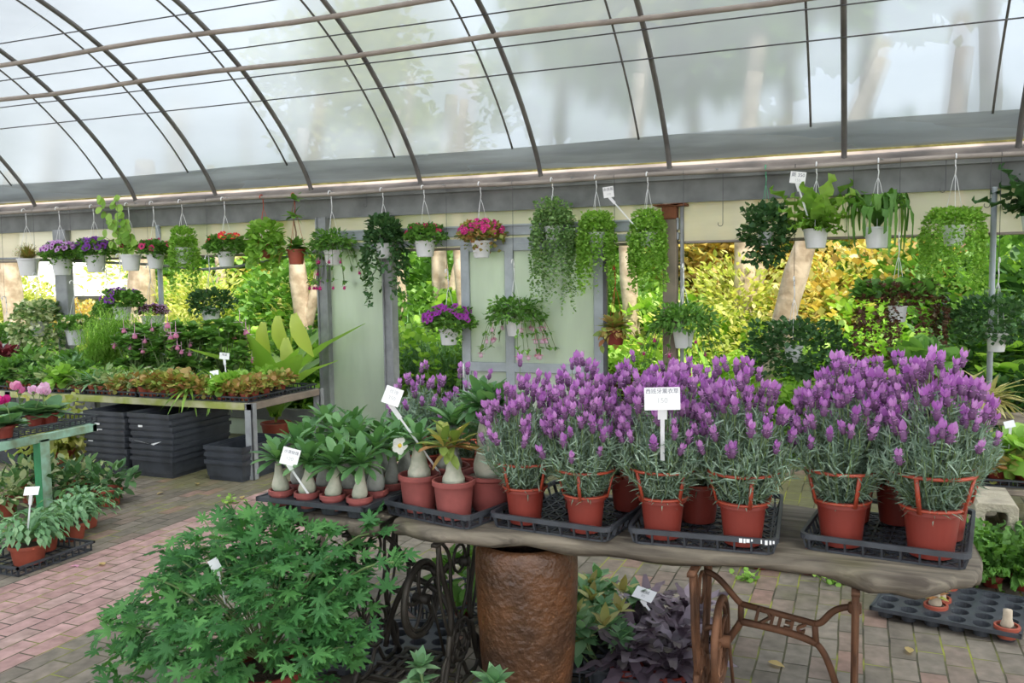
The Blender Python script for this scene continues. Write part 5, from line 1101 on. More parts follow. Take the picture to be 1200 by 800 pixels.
# ---------------------------------------------------------------- open carrying trays on the plank
def lattice_tray(fl_, fr_, D, z, H, label, W=None):
    fl_, fr_ = np.array(fl_, float), np.array(fr_, float); d = fr_-fl_; W = W or np.linalg.norm(d); ang = math.atan2(d[1], d[0])
    c = (fl_+fr_)/2+D/2*np.array([-math.sin(ang), math.cos(ang)])
    t = thing('lattice_tray', label, 'tray', (c[0], c[1], z), ang, 'open black trays on the plank')
    w, dd = W/2, D/2; r = MB()
    # rim: a rounded loop of flat bar
    def loop(e, rc=.03):
        out = []
        for cx, cy, a0 in ((w-rc-e, dd-rc-e, 0), (-w+rc+e, dd-rc-e, PI/2), (-w+rc+e, -dd+rc+e, PI), (w-rc-e, -dd+rc+e, 1.5*PI)):
            for a in np.linspace(a0, a0+PI/2, 5): out.append((cx+rc*math.cos(a), cy+rc*math.sin(a)))
        return np.array(out)
    def band(e0, e1, z0, z1):
        a, b = loop(e0), loop(e1); n = len(a); V = np.concatenate([np.c_[a, np.full(n, z0)], np.c_[a, np.full(n, z1)], np.c_[b, np.full(n, z1)], np.c_[b, np.full(n, z0)]])
        q = []
        for i in range(n):
            j = (i+1) % n
            for k in range(4): k2 = (k+1) % 4; q.append((k*n+i, k*n+j, k2*n+j, k2*n+i))
        return V, [np.array(q)]
    r.add(*band(0, .010, H-.016, H)); r.build('rim', M['tray'], t, smooth=False)
    b = MB(); b.add(*band(.014, .024, 0, .007))
    for i in range(9):
        x = -w+.03+(2*w-.06)*i/8; b.box((x-.003, -dd+.016, .001), (x+.003, dd-.016, .006))
    for i in range(max(7, int(D/.055))):
        y = -dd+.03+(2*dd-.06)*i/(max(7, int(D/.055))-1); b.box((-w+.016, y-.003, .001), (w-.016, y+.003, .006))
    nx, ny = 4, max(3, int(D/.12))
    for i in range(nx):
        for j in range(ny):
            x0, x1 = -w+.03+(2*w-.06)*i/nx, -w+.03+(2*w-.06)*(i+1)/nx; y0, y1 = -dd+.03+(2*dd-.06)*j/ny, -dd+.03+(2*dd-.06)*(j+1)/ny
            b.bar((x0, y0, .003), (x1, y1, .003), .005, .004).bar((x0, y1, .0035), (x1, y0, .0035), .005, .004)
            xm, ym = (x0+x1)/2, (y0+y1)/2; b.bar((x0, ym, .003), (xm, y1, .003), .004, .004).bar((xm, y1, .003), (x1, ym, .003), .004, .004).bar((x1, ym, .003), (xm, y0, .003), .004, .004).bar((xm, y0, .003), (x0, ym, .003), .004, .004)
    s = b
    for k, (n, L_) in enumerate(((9, 2*w), (9, 2*w), (int(D/.06)+1, 2*dd), (int(D/.06)+1, 2*dd))):
        for i in range(n):
            u = -L_/2+.03+(L_-.06)*i/(n-1)
            if k == 0: a, c2 = (u, -dd+.018, .003), (u, -dd+.005, H-.008)
            elif k == 1: a, c2 = (u, dd-.018, .003), (u, dd-.005, H-.008)
            elif k == 2: a, c2 = (-w+.018, u, .003), (-w+.005, u, H-.008)
            else: a, c2 = (w-.018, u, .003), (w-.005, u, H-.008)
            s.bar(a, c2, .011 if i % 2 else .006, .006, up=(1, 0, 0) if k < 2 else (0, 1, 0))
    s.build('lattice_basket', M['tray'], t, smooth=False)
    return t
ZT = .701; HT = .052
def mk(fl_, fr_, D, lab):
    fl_, fr_ = np.array(fl_, float), np.array(fr_, float); lattice_tray(fl_, fr_, D, ZT, HT, lab)
    e = unit(fr_-fl_); n = np.array([-e[1], e[0]])
    return lambda u, v: tuple(fl_+e*u+n*v)
T2 = mk((-1.60, 2.67), (-1.205, 2.565), .47, 'open black tray holding the two big adenium pots')
T3 = mk((-1.165, 2.64), (-.725, 2.59), .54, 'open black tray with two front lavenders above the urn')
T4 = mk((-.675, 2.615), (-.215, 2.64), .58, 'open black tray with the lavender carrying the price card')
T5 = mk((-.165, 2.735), (.30, 2.675), .54, 'open black tray at the right end of the plank')
t4 = [o for o in bpy.data.objects if o.name.startswith('rim')][2]
pm = MB()
for u, wd in ((.115, .010), (.128, .006), (.136, .010), (.15, .005), (.178, .004), (.19, .008), (.203, .006), (.213, .005)): pm.box((u, -.2912, .039+.004*math.sin(u*90)), (u+wd, -.2898, .049))
pm.build('paint_mark', M['card'], t4, smooth=False)
# cell tray for small adeniums
def cell_tray(cx, cy, z, nx, ny, px_, r, ang, label, H=.045, group=None):
    t = thing('cell_tray', label, 'tray', (cx, cy, z), ang, group); W, D = nx*px_+.02, ny*px_+.02
    mb = MB(); k = 16
    for i in range(nx):
        for j in range(ny):
            x, y = -W/2+.01+px_*(i+.5), -D/2+.01+px_*(j+.5); hw = px_/2; th = np.arange(k)*2*PI/k
            sq = np.stack([np.clip(1.42*np.cos(th), -1, 1)*hw, np.clip(1.42*np.sin(th), -1, 1)*hw], 1); ci = np.stack([np.cos(th)*r, np.sin(th)*r], 1)
            V = np.concatenate([np.c_[sq+[x, y], np.full(k, H)], np.c_[ci+[x, y], np.full(k, H)], np.c_[ci*.82+[x, y], np.full(k, .004)], np.c_[ci*.45+[x, y], np.full(k, .004)]])
            q = [(a*k+b, a*k+(b+1) % k, (a+1)*k+(b+1) % k, (a+1)*k+b) for a in range(3) for b in range(k)]; mb.add(V, [np.array(q)])
    e = .012
    for lo, hi in (((-W/2, -D/2, H-.014), (W/2, -D/2+e, H+.003)), ((-W/2, D/2-e, H-.014), (W/2, D/2, H+.003)), ((-W/2, -D/2, H-.014), (-W/2+e, D/2, H+.003)), ((W/2-e, -D/2, H-.014), (W/2, D/2, H+.003))): mb.box(lo, hi)
    mb.build('cell_sheet', M['tray'], t, smooth=False); return t
cell_tray(-1.83, 2.80, .696, 4, 4, .113, .045, -.03, 'shallow black cell tray full of small adeniums at the left end', .05)
# ---------------------------------------------------------------- adeniums
def adenium(name, label, loc, pr, ph, ch, cr, nl, ls, seed, potm='pot_dull', cm='caudex', branches=1, lean=(0, 0), leafm='leaf_aden', grp=None, neck=.35, bowl=False):
    t = thing(name, label, 'potted adenium', loc, float(np.random.default_rng(seed).uniform(-.3, .3)), grp)
    rng = np.random.default_rng(seed)
    if bowl:
        b = MB().lathe([(.05, 0), (pr*.62, .004), (pr*.8, ph*.35), (pr*.93, ph*.75), (pr*.97, ph-.02), (pr*1.1, ph-.012), (pr*1.12, ph), (pr*.97, ph), (pr*.93, ph-.03)], 32).build('pot', M[potm], t, auto=40); MB().lathe([(0, ph*.9), (pr*.5, ph*.91), (pr*.9, ph*.88), (0, ph*.7)], 20).build('soil', M['grit'], b)
    else: add_pot(t, pr, pr*.8, ph, M[potm], rim=.018, lip=.004, soil='grit')
    z0 = ph*.82
    prof = [(cr*.75, 0), (cr, ch*.14), (cr*.97, ch*.28), (cr*.72, ch*.48), (cr*neck*1.25, ch*.68), (cr*neck, ch*.85), (cr*neck*.8, ch)]
    MB().lathe(prof, 16, (0, 0, z0), wob=.05, rng=rng, lean=lean).build('caudex', M[cm], t)
    mb = MB(); top = np.array([lean[0]*ch, lean[1]*ch, z0+ch])
    for k in range(branches):
        a = rng.uniform(0, 6.28); e = top+(np.array([.035*math.cos(a), .035*math.sin(a), .03]) if branches > 1 else np.array([0, 0, .012]))
        mb.tube([top-[0, 0, .012], e], [cr*neck*.75, .006], 6, mat=1)
        rosette(mb, T_aden, nl//branches, e, ls, rng, (-.25, 1.35), w=.85)
    mb.build('foliage', [M[leafm], M['caudex_grey']], t)
    return t
names4 = ['first', 'second', 'third', 'fourth']
for j in range(4):
    for i in range(4):
        x, y = -1.83+(i-1.5)*.113, 2.80+(j-1.5)*.113
        adenium('small_adenium', f'small swollen-trunk adenium in cell tray, {names4[j]} row from front, {names4[i]} from left', (x, y-.002, .711), .044, .06, RNG.uniform(.10, .14)+.015*j, .03+RNG.uniform(-.004, .006), 26, .105, 100+j*4+i, cm='caudex' if j == 0 else 'caudex_grey', lean=(RNG.normal()*.1, 0), grp='small adeniums in the cell tray', neck=.4)
Za = ZT+.008
a1 = adenium('potted_adenium', 'front left big adenium with one white flower, in a dusty red pot', (*T2(.105, .095), Za), .072, .135, .125, .042, 26, .10, 31, leafm='leaf_aden', neck=.5)
adenium('potted_adenium', 'front right big adenium with yellowing leaves, in a dusty red pot', (*T2(.27, .095), Za), .073, .135, .105, .04, 30, .115, 32, leafm='leaf_rust', branches=2, neck=.5)
adenium('potted_adenium', 'adenium with thick grey trunk behind the flowering one', (*T2(.09, .28), Za), .076, .13, .14, .05, 34, .12, 33, cm='caudex_grey', branches=3, neck=.6)
adenium('potted_adenium', 'adenium with slim grey trunk left of the wide bowl', (*T2(.22, .385), Za), .074, .135, .13, .042, 30, .12, 34, cm='caudex_grey', branches=2, neck=.5)
adenium('bowl_adenium', 'large old adenium with thick white trunk in a wide red bowl', (*T2(.31, .25), Za), .10, .135, .235, .06, 84, .115, 35, branches=6, neck=.62, leafm='leaf_aden', bowl=True)
mb = MB(); n = 5; an = np.arange(n)*2*PI/n; mb.inst(T_round, np.zeros((n, 3)), np.stack([np.cos(an), np.sin(an), np.full(n, .25)], 1), .034, mat=0); mb.lathe([(.009, 0), (.006, .008), (0, .012)], 8, mat=1)
o = mb.build('flower', [M['p_white'], M['p_yellow']], a1, loc=(-.055, -.045, .245)); aim(o, (-.3, -1, .25))
# ---------------------------------------------------------------- lavender
def lav_foliage(seed):
    rng = np.random.default_rng(seed); mb = MB(); n = 150; h = .13
    a = rng.uniform(0, 6.28, n); b = np.sqrt(rng.random(n)); L = .30*(1-.3*b**2)*rng.uniform(.8, 1.1, n)
    for i in range(n):
        t = np.linspace(.02, 1, 17); R = .035*b[i]+.115*b[i]*np.clip(t*1.3, 0, 1)**1.05
        P = np.stack([np.cos(a[i])*R, np.sin(a[i])*R, h-.015+L[i]*t-(.03*b[i]**2)*t], 1); P += rng.normal(size=P.shape)*.003
        mb.tube(P[::4], .0014, 4, mat=1)
        for q in range(2):
            d = rng.normal(size=(17, 3))*.75+[np.cos(a[i])*.35, np.sin(a[i])*.35, .75]; mb.inst(T_needle, P, unit(d), rng.uniform(.028, .045, 17), w=.13, roll=rng.normal(size=17))
    # low skirt of leaves over the rim
    n = 260; a = rng.uniform(0, 6.28, n); r = rng.uniform(.04, .078, n); mb.inst(T_needle, np.stack([r*np.cos(a), r*np.sin(a), h+rng.uniform(-.005, .11, n)], 1), unit(np.stack([np.cos(a), np.sin(a), rng.uniform(-.3, 1.0, n)], 1)+rng.normal(size=(n, 3))*.3), .045, w=.13)
    return mb.mesh('foliage', [M['leaf_lav'], M['stem']])
LF = [lav_foliage(s) for s in (1, 2, 3)]
lp = pot_mb(.072, .055, .138, .02, .004, 28).mesh('pot', M['pot_red']); sharp(lp, 40)
ls_ = MB().lathe([(0, .118), (.03, .118), (.062, .115), (.03, .09), (0, .09)], 18).mesh('soil', M['soil'])
rg = MB(); th = np.linspace(0, 2*PI, 33)[:-1]; rg.tube(np.stack([.104*np.cos(th), .104*np.sin(th), np.full(32, .225)], 1), .005, 6, closed=True)
rg.tube(np.stack([.0785*np.cos(th), .0785*np.sin(th), np.full(32, .134)], 1), .0042, 6, closed=True)
for k in range(4): an = k*PI/2+.4; rg.bar((.079*math.cos(an), .079*math.sin(an), .125), (.104*math.cos(an), .104*math.sin(an), .225), .011, .006, up=(math.cos(an), math.sin(an), 0))
rgm = rg.mesh('support_ring', plain('red_support_plastic', (.42, .07, .035), .4, var=.1))
def lavender(i, loc, label, nf=46, s=1.0, ring=True):
    rng = np.random.default_rng(200+i); t = thing('potted_lavender', label, 'potted lavender', loc, float(rng.uniform(0, 6)), 'flowering lavenders on the plank'); t.scale = (s,)*3
    p = obj('pot', lp, t); obj('soil', ls_, p); obj('foliage', LF[i % 3], t)
    if ring: obj('support_ring', rgm, t)
    for k in range(nf):
        a = k*2.4+rng.normal()*.2; b = math.sqrt((k+.5)/nf)*rng.uniform(.9, 1.08); z = .52-.17*b*b+rng.normal()*.03; r = .15*b
        o = obj('flower_spike', LAVFL[int(rng.integers(0, 4))], t, (r*math.cos(a), r*math.sin(a), z-.04)); aim(o, (.35*b*math.cos(a)+rng.normal()*.12, .35*b*math.sin(a)+rng.normal()*.12, 1), rng.uniform(0, 6)); o.scale = (float(rng.uniform(.85, 1.2)),)*3
    return t
fr6 = [(T3(.10, .088), .95, 'lavender in the front row at the left end, beside the wide adenium bowl'), (T3(.325, .088), .93, 'second front lavender from the left, above the right side of the urn'), (T4(.10, .09), 1.0, 'front lavender in the tray carrying the white price card'),
       (T4(.35, .09), 1.02, 'front lavender standing at the right side of the middle tray'), (T5(.11, .095), 1.06, 'front lavender at the left side of the rightmost tray'), (T5(.36, .10), 1.12, 'front lavender at the far right corner of the plank')]
for i, ((x, y), s, lab) in enumerate(fr6): lavender(i, (x, y, Za), lab, 84, s)
bk = [(T3(.20, .33), 1.0, 'lavender behind and between the two leftmost front lavenders'), (T3(.36, .40), 1.0, 'lavender behind the second front lavender'), (T4(.19, .30), 1.0, 'lavender half hidden behind the price card plant'), (T4(.09, .47), 1.0, 'lavender in the rear row behind the price card'),
      (T5(.10, .38), 1.0, 'lavender hidden behind the left plant of the rightmost tray'), (T5(.24, .42), 1.02, 'lavender with a dark red pot behind the far right plant'), (T5(.385, .30), .98, 'lavender pressed against the back of the far right plant')]
for i, ((x, y), s, lab) in enumerate(bk): lavender(i+10, (x, y, Za), lab, 60, s)
for i, (px, py, Y, lab) in enumerate(((467, 500, 3.35, 'lavender behind the small adeniums at the left, below the milky panel'), (522, 498, 3.35, 'sparse lavender behind the old adenium in the gap'))):
    b = PY(px, py, Y); lavender(i+30, (b[0], Y-.12, .702), lab, 26, .95) if False else None
# a low rear shelf behind the plank carries two more lavenders and some small red pots
t = thing('rear_shelf', 'narrow dark wooden shelf behind the left end of the plank', 'shelf', (-1.9, 3.42, 0))
MB().box((-.45, -.17, .60), (.55, .17, .63), bev=.006).build('board', M['wood_post'], t, smooth=False)
for x in (-.4, .5):
    for y in (-.13, .13): MB().box((x-.02, y-.02, 0), (x+.02, y+.02, .60), bev=.003).build('leg', M['wood_post'], t, smooth=False)
lavender(30, (-1.80, 3.40, .631), 'lavender behind the small adeniums, in front of the milky panel', 30, 1.0)
lavender(31, (-1.57, 3.42, .631), 'sparse lavender behind the old adenium, seen in the gap', 20, 1.0)
for i, x in enumerate((-2.28, -2.17, -2.06, -1.95)):
    small('green', (x, 3.36+.05*(i % 2), .631), f'little red pot of seedlings on the shelf behind the adeniums, {names4[i]} from the left', 'little pots on the rear shelf', .8, .045, .07, 'pot_red')
# price cards on the plank
p = PY(776, 467, 2.55); card(p, .106, .068, (.28, -1, .05), 'white lavender price card in the middle of the flower heads', [('西班牙薰衣草', .0165, 0, .022, 'ink'), ('150', .022, 0, -.006, 'ink_faint')], .02, (p[0]-.01, 2.60, .98))
p = PY(340, 535, 2.55); card(p, .063, .062, (.6, -1, .1), 'tilted white price card stuck in the small adenium tray', [('沙漠玫瑰', .0135, 0, .016, 'ink'), ('120', .018, 0, -.008, 'ink_faint')], -.3, (-1.86, 2.60, .77))
p = PY(460, 464, 2.62); card(p, .062, .062, (.6, -1, .1), 'tilted white price card high behind the flowering adenium', [('玫瑰', .016, 0, .014, 'ink_faint'), ('350', .018, 0, -.008, 'ink_faint')], -.38, (-1.42, 2.80, .83))
# ---------------------------------------------------------------- plants on the floor around and under the plank
def pelargonium():
    rng = np.random.default_rng(77); t = thing('scented_geranium', 'large bushy lobed-leaf geranium spilling over the paving at bottom left', 'plant', (-1.93, 2.42, 0)); add_pot(t, .15, .11, .2, M['pot_red'])
    mb = MB(); st = MB(); c = np.array([0, 0, .36])
    n = 1150; d = rdir(n, rng, -.45); n = len(d); rr = (1-.5*rng.random(n)**1.6)[:, None]; lump = 1+.16*np.sin(d[:, :1]*6+1)*np.cos(d[:, 2:]*5)
    p = c+d*np.array([.44, .34, .37])*rr*lump+np.array([-.06, 0, 0])*(1-d[:, 2:]); p[:, 2] = np.maximum(p[:, 2], .02)
    dd = unit(d*[1, 1, .5]+rng.normal(size=(n, 3))*.4+[0, 0, -.1]); up = unit(d*.5+[0, -.25, 1]+rng.normal(size=(n, 3))*.25)
    mb.inst(T_palm, p, dd, rng.uniform(.035, .062, n), up=up)
    for i in range(60):
        q = p[i]; st.tube(bez([(0, 0, .18), (q[0]*.2, q[1]*.2, .3), (q[0]*.7, q[1]*.7, q[2]*.9), q], 8), .0035, 4)
    far = []
    for a, L, z in ((-2.9, .66, .17), (-2.75, .6, .33), (-2.5, .58, .12), (.6, .42, .66), (.2, .5, .6)):
        e = np.array([L*math.cos(a), L*math.sin(a)*.6, z]); st.tube(bez([(0, 0, .2), (e[0]*.3, e[1]*.3, .4), (e[0]*.7, e[1]*.7, max(z, .3)), e], 10), .004, 4)
        k = 9; mb.inst(T_palm, e+rng.normal(size=(k, 3))*.035, unit(rng.normal(size=(k, 3))+e*2), rng.uniform(.04, .065, k), up=unit(rng.normal(size=(k, 3))*.4+[0, -.3, 1]))
    mb.build('foliage', M['leaf_pel'], t); st.build('stem', M['stem'], t)
pelargonium()
o = PY(252, 662, 2.3); f_ = np.array([o[0]+.02, 2.32, o[2]-.14]); card(o, .035, .045, (.4, -1, .2), 'bent white plastic plant tag poking out of the geranium', [], .5, f_, 'plant_tag')
# black cell trays under the left stand
cell_tray(-1.80, 3.02, .001, 6, 5, .09, .035, .35, 'black empty cell tray on the ground under the left stand', .05)
o = seed_tray_mesh(.42, .34, .1).build('carry_tray', M['tray'], None, False, loc=(-1.70, 3.52, .001)); o.rotation_euler = (0, 0, .9); tag(o, 'black open crate on the ground left of the urn', 'tray')
small('green', (-1.66, 3.48, .012), 'small green plant inside the black crate left of the urn', 'ground plants', 1.2, .045, .07, 'pot_red')
for i, (px, py, Y, lab) in enumerate(((492, 775, 2.55, 'green seedling in front of the left stand at the bottom edge'), (578, 795, 2.42, 'green seedling at the foot of the urn'))):
    b = PY(px, py, Y); t = thing('oleander_seedling', lab, 'seedling', (b[0], Y, max(b[2]-.16, 0) if i == 0 else 0), 0); zz = float(t.location.z); t.location.z = 0
    rng = np.random.default_rng(i+8); mb = MB(); zt = b[2]; mb.tube([(0, 0, .04), (.01, 0, zt*.6), (0, 0, zt)], .006, 5, mat=1); add_pot(t, .05, .04, .06, M['pot_red'], k=16)
    rosette(mb, T_oval, 14, (0, 0, zt-.02), .075, rng, (-.1, 1.3)); rosette(mb, T_oval, 9, (0.0, 0, zt-.07), .07, rng, (-.4, .6)); mb.build('foliage', [M['leaf_blue'], M['stem']], t)
# crates with variegated and purple plants between the urn and the right stand
o = seed_tray_mesh(.36, .5, .07).build('carry_tray', M['tray'], None, False, loc=(-.97, 3.26, .001)); o.rotation_euler = (0, 0, .2); tag(o, 'black crate of variegated green plants right of the urn', 'tray')
for i, (x, y) in enumerate(((-.90, 3.07), (-1.03, 3.14), (-.88, 3.22), (-1.02, 3.30), (-.92, 3.42), (-1.07, 3.46))):
    t = thing('variegated_shrub', f'cream-edged green leafy plant right of the urn, {nth(i)} from the front', 'potted plant', (x, y, .012), 0, 'variegated plants beside the urn'); add_pot(t, .055, .042, .08, M['tray'], k=16)
    rng = np.random.default_rng(300+i); mb = MB()
    for k in range(7):
        a = rng.uniform(0, 6.28); e = np.array([.08*math.cos(a), .08*math.sin(a), rng.uniform(.12, .23)]); mb.tube([(0, 0, .07), e*[.5, .5, .6], e], .003, 4, mat=1); rosette(mb, T_oval, 9, e, .085, rng, (-.3, 1.1), w=.95)
    mb.build('foliage', [M['leaf_blue'], M['stem']], t); 
    for cc in ((.03, -.03, .23), (-.06, -.05, .17)): mb = MB(); rosette(mb, T_oval, 6, cc, .08, rng, (.4, 1.3), w=.8); mb.build('cream_shoot', M['leaf_cream'], t)
o = seed_tray_mesh(.40, .60, .07).build('carry_tray', M['tray'], None, False, loc=(-.76, 3.32, .001)) if False else seed_tray_mesh(.36, .66, .07).build('carry_tray', M['tray'], None, False, loc=(-.70, 3.34, .001)); o.rotation_euler = (0, 0, .12); tag(o, 'black crate of purple plants left of the rusty stand', 'tray')
for i in range(10):
    x = -.79+.165*(i % 2)+.02*(i//2)*.5-.02*(i//2); y = 3.06+.13*(i//2)
    t = thing('purple_bromeliad', f'purple wavy-leaved rosette left of rusty stand, {names4[i//2] if i//2 < 4 else "fifth"} row, {"left" if i % 2 == 0 else "right"} one', 'potted plant', (x, y, .012), 0, 'purple rosette plants'); add_pot(t, .058, .045, .085, M['pot_red'], k=16)
    rng = np.random.default_rng(400+i); mb = MB(); rosette(mb, T_wavy, 16, (0, 0, .085), .19, rng, (-.05, 1.1), w=.95); rosette(mb, T_wavy, 9, (0, 0, .13), .14, rng, (.1, 1.1), w=.95); mb.build('leaf_rosette', M['leaf_purple'], t)
p = PY(755, 696, 3.35); card(p, .085, .06, (.1, -.7, 1.3), 'white price card tilted flat over the purple plants', [('紫絨', .018, 0, .01, 'ink'), ('80', .018, 0, -.012, 'ink_faint')], -.35, (p[0]+.07, 3.36, .13))
# row of peperomias and trays beyond the plank
for i in range(6):
    small('peper', (-.70+.115*i, 4.62+.02*(i % 2), .012 if False else 0), f'little grey striped peperomia on the paving behind the right stand, {nth(i)} from the left', 'peperomias on the paving', 1.1, .05, .06, 'pot_red')
o = seed_tray_mesh(.46, .4, .05).build('carry_tray', M['tray'], None, False, loc=(.02, 4.78, .001)); tag(o, 'black tray on the paving behind the right leg of the rusty stand', 'tray')
for i in range(8):
    small(['peper', 'lime', 'cream', 'lace'][i % 4], (-.14+.11*(i % 4), 4.66+.16*(i//4), .012), f'pot of {SPN[["peper", "lime", "cream", "lace"][i % 4]][1]} behind the right iron leg, {"front" if i < 4 else "back"} row', 'pots in the tray behind the right leg', .9, .05, .06, 'pot_red')
o = seed_tray_mesh(.36, .36, .05).build('carry_tray', M['tray'], None, False, loc=(-1.07, 4.80, .001)); o.rotation_euler = (0, 0, .8); tag(o, 'black tray on the paving seen under the middle of the plank', 'tray')
for i in range(4):
    small('cream', (-1.13+.11*(i % 2), 4.72+.14*(i//2), .012), f'cream-striped plant in floor tray seen under the plank, {"front" if i < 2 else "back"} {"left" if i % 2 == 0 else "right"}', 'pots in the middle floor tray', .8, .05, .06, 'pot_red')
# right floor: cell tray with stumps
ang = -.22; cell_tray(.40, 4.27, .001, 6, 5, .095, .037, ang, 'black cell tray with empty round holes at the bottom right', .05)
def ctp(i, j): x, y = (i-2.5)*.095, (j-2)*.095; return (.40+x*math.cos(ang)-y*math.sin(ang), 4.27+x*math.sin(ang)+y*math.cos(ang), .012)
for n_, (i, j, lab) in enumerate(((0, 3, 'stump plant at the left corner of the bottom right cell tray'), (2, 1, 'stump with green shoots in the middle of the bottom right cell tray'), (1, 4, 'small stump at the back of the bottom right cell tray'), (2, 4, 'pale stump pot behind the shoots in the bottom right cell tray'), (2, 2, 'little pot just behind the green shoots in the cell tray'), (5, 0, 'lone brown stump at the right front corner of the cell tray'))):
    t = thing('stump_pot', lab, 'potted plant', ctp(i, j), 0, 'stump pots in the cell tray'); add_pot(t, .045, .036, .055, M['pot_terra'], k=16)
    rng = np.random.default_rng(500+n_); mb = MB().lathe([(.022, .04), (.026, .06), (.018, .08), (.016, .10+.02*(n_ == 5)), (0, .105+.02*(n_ == 5))], 10, wob=.25, rng=rng); mb.build('stump', M['bark_pale'], t)
    if n_ in (0, 1, 2, 4): mb = MB(); rosette(mb, T_oval, 10, (0, 0, .09), .06, rng, (-.2, 1.2)); mb.build('foliage', M['leaf_rust'] if n_ < 2 else M['leaf'], t)
for i in range(12):
    x, y = .36+.13*(i % 6), 4.72+.17*(i//6); small('lace', (x, y, 0), f'lacy green plant below the concrete block, {"front" if i < 6 else "back"} row, {nth(i % 6)} from left', 'lacy green plants at the right', 1.05, .05, .06, 'pot_red')
# concrete block, mossy stone and the low shelf at the right
t = PZ(1167, 637, .12); bx, by = float(t[0]), float(t[1])
blk = MB(); w, h, d = .205, .215, .39; hw, hh = .052, .058; k = 32; V = []
def rr_(a, b, e, y, ang=np.arange(32)*2*PI/32+PI/32):   # rounded rectangle loop, every loop with the same number of points
    c_, s_ = np.cos(ang), np.sin(ang); n_ = 1/np.maximum(np.abs(c_)/a, np.abs(s_)/b); p_ = np.stack([c_*n_, s_*n_], 1)
    q_ = np.clip(p_, [-(a-e), -(b-e)], [a-e, b-e]); v_ = p_-q_; L_ = np.linalg.norm(v_, axis=1, keepdims=True); p_ = np.where(L_ > 1e-9, q_+v_/np.maximum(L_, 1e-9)*np.minimum(L_, e), p_)
    return np.c_[p_[:, 0], np.full(32, y), p_[:, 1]+h/2]
loops = [rr_(hw, hh, .02, .006), rr_(hw, hh, .02, d-.006), rr_(hw+.006, hh+.006, .02, d), rr_(w/2-.006, h/2-.006, .012, d), rr_(w/2, h/2, .014, d-.008), rr_(w/2, h/2, .014, .008), rr_(w/2-.006, h/2-.006, .012, 0), rr_(hw+.006, hh+.006, .02, 0)]
blk.add(np.concatenate(loops), [[(i*k+j, i*k+(j+1) % k, ((i+1) % 8)*k+(j+1) % k, ((i+1) % 8)*k+j) for i in range(8) for j in range(k)]])
o = blk.build('concrete_block', M['concrete'], None, False, loc=(bx, by, .121)); tag(o, 'old hollow concrete block at the right behind the plank', 'concrete block')
o = MB().lathe([(.13, 0), (.19, .03), (.2, .08), (.16, .118), (0, .12)], 18, wob=.15).build('mossy_stone', M['mossy'], None, loc=(bx+.04, by+.17, 0)); tag(o, 'low mossy stone under the concrete block', 'stone')
sz = .31
t = thing('low_shelf', 'low dark plank shelf on blocks at the right edge', 'shelf', (1.2, 5.75, 0)); MB().box((-.75, -.25, sz-.035), (1.2, .3, sz), bev=.005).build('board', M['wood_post'], t, smooth=False)
for x in (-.55, .9): MB().box((x-.1, -.18, 0), (x+.1, .2, sz-.035), bev=.008).build('support_block', M['concrete'], t, smooth=False)
stm = seed_tray_mesh(.5, .44, .045).mesh('carry_tray', M['tray'], False)
for i in range(3): tag(obj('carry_tray', stm, None, (.78+.53*i, 5.76, sz+.001)), f'black tray on the low shelf at the right edge, {nth(i)} from the left', 'tray', 'trays on the low shelf')
for i, (k, s) in enumerate((('var', 1.4), ('rust', 1.3), ('lime', 1.4), ('var', 1.5), ('cream', 1.0), ('rust', 1.3), ('lime', 1.2), ('var', 1.3))):
    small(k, (.62+.14*(i % 4), 5.66+.2*(i//4), sz+.012), f'pot of {SPN[k][1]}, low right shelf, {"front" if i < 4 else "back"} row, {nth(i % 4)} from left', 'pots on the low right shelf', s, .05, .06, 'pot_red')
p = PY(1183, 497, 5.6); card(p, .055, .04, (-.1, -1, .3), 'small white card among the plants above the low shelf', [], .3, p+np.array([0, .05, -.3]), 'plant_tag')
for i, (px, py) in enumerate(((1100, 470), (1122, 455), (1140, 470), (1158, 462))):
    b = PY(px, py, 6.5); small('cream', (b[0], 6.5, 0), f'striped cream dracaena behind the far right lavender, {names4[i]} from the left', 'striped dracaenas at the right', 1.0, .1, max(.3, float(b[2])-.02), 'wicker') if False else None
zb = .60
t = thing('plant_stand', 'low grey plank stand behind the far right lavender', 'stand', (.62, 6.35, 0)); MB().box((-.50, -.2, zb-.03), (.6, .2, zb), bev=.005).build('board', M['wood_post'], t, smooth=False)
for x in (-.4, .5):
    for y in (-.15, .15): MB().box((x-.02, y-.02, 0), (x+.02, y+.02, zb-.03)).build('leg', M['galv'], t, smooth=False)
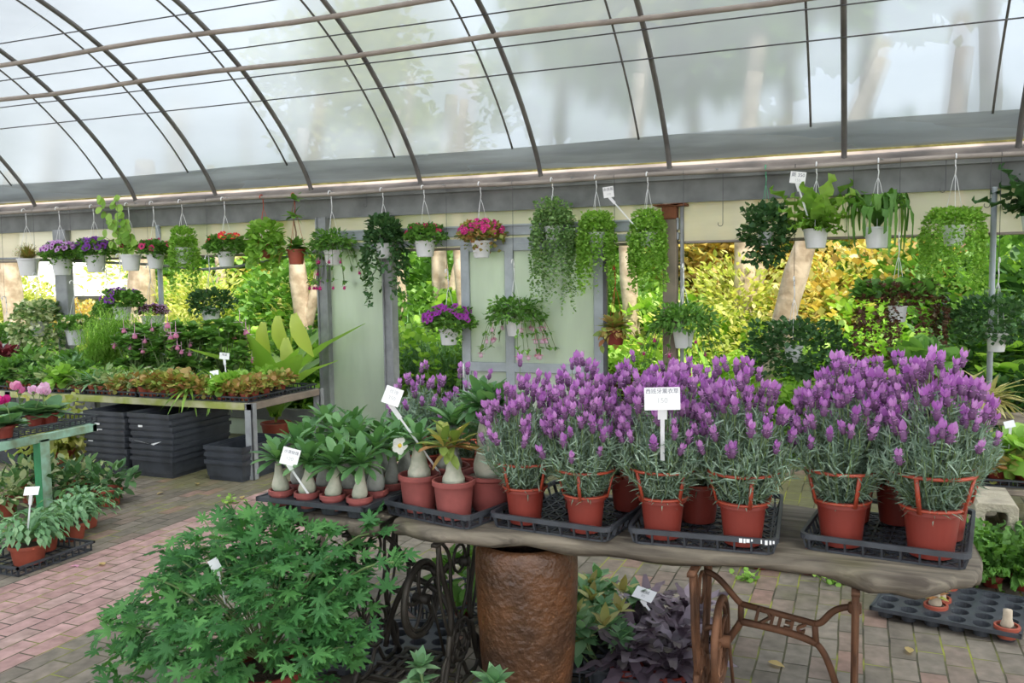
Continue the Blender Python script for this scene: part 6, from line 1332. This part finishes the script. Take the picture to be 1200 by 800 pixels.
for i, px in enumerate((1105, 1124, 1143, 1162)):
    b = PY(px, 480, 6.28); small('cream', (b[0], 6.28+.08*(i % 2), zb+.001), f'striped cream dracaena behind the far right lavender, {names4[i]} from the left', 'striped dracaenas at the right', 1.15, .06, .08, 'pot_red')
b = PY(1078, 450, 6.4); t = thing('woven_planter', 'brown woven basket planter with a leafy plant behind the right lavenders', 'planter', (b[0], 6.4, zb+.001)); bm = pot_mb(.125, .105, .24, .02, .006, 30).build('basket', M['wicker'], t)
mb = MB(); bush(mb, T_round, 60, (0, 0, .33), (.17, .16, .10), .11, np.random.default_rng(3), .5, zmin=-.2); mb.build('foliage', M['leaf'], t)
lf = MB().inst(T_oval, [(0, 0, 0)], (1, 0, .15), .07, up=(0, 0, 1)).mesh('fallen_leaf', M['leaf_gold'])
for i, (px, py, lab) in enumerate(((232, 569, 'dry fallen leaf on the paving in front of the middle crate pile'), (192, 578, 'dry fallen leaf on the paving left of the low crate pile'), (284, 583, 'dry fallen leaf below the front leg of the long bench'), (900, 778, 'dry fallen leaf under the rusty stand'), (1066, 768, 'dry fallen leaf on the paving in front of the cell tray'), (122, 664, 'dry fallen leaf on the pink paving'))):
    b = PZ(px, py, .0); o = obj('fallen_leaf', lf, None, (b[0], b[1], .012)); o.rotation_euler = (.1, 0, float(RNG.uniform(0, 6))); tag(o, lab, 'leaf')
for i, (px, py, lab) in enumerate(((876, 680, 'bright green clover weed at the foot of the peperomia row'), (975, 684, 'small clover weed beside the tray behind the right iron leg'), (690, 645, 'small weed in the paving joints right of the urn'), (270, 590, 'little green weed on the paving near the bench leg'))):
    b = PZ(px, py, 0); mb = MB(); n = 26; rg_ = np.random.default_rng(i); q = np.stack([rg_.normal(size=n)*.035, rg_.normal(size=n)*.03, rg_.uniform(.005, .05, n)], 1); mb.inst(T_round, q, unit(rg_.normal(size=(n, 3))+[0, 0, .3]), .028)
    for w_ in q[::3]: mb.tube([(w_[0]*.3, w_[1]*.3, 0), w_], .0015, 4)
    tag(mb.build('clover_weed', M['leaf_light'], None, loc=(b[0], b[1], .0)), lab, 'weed')
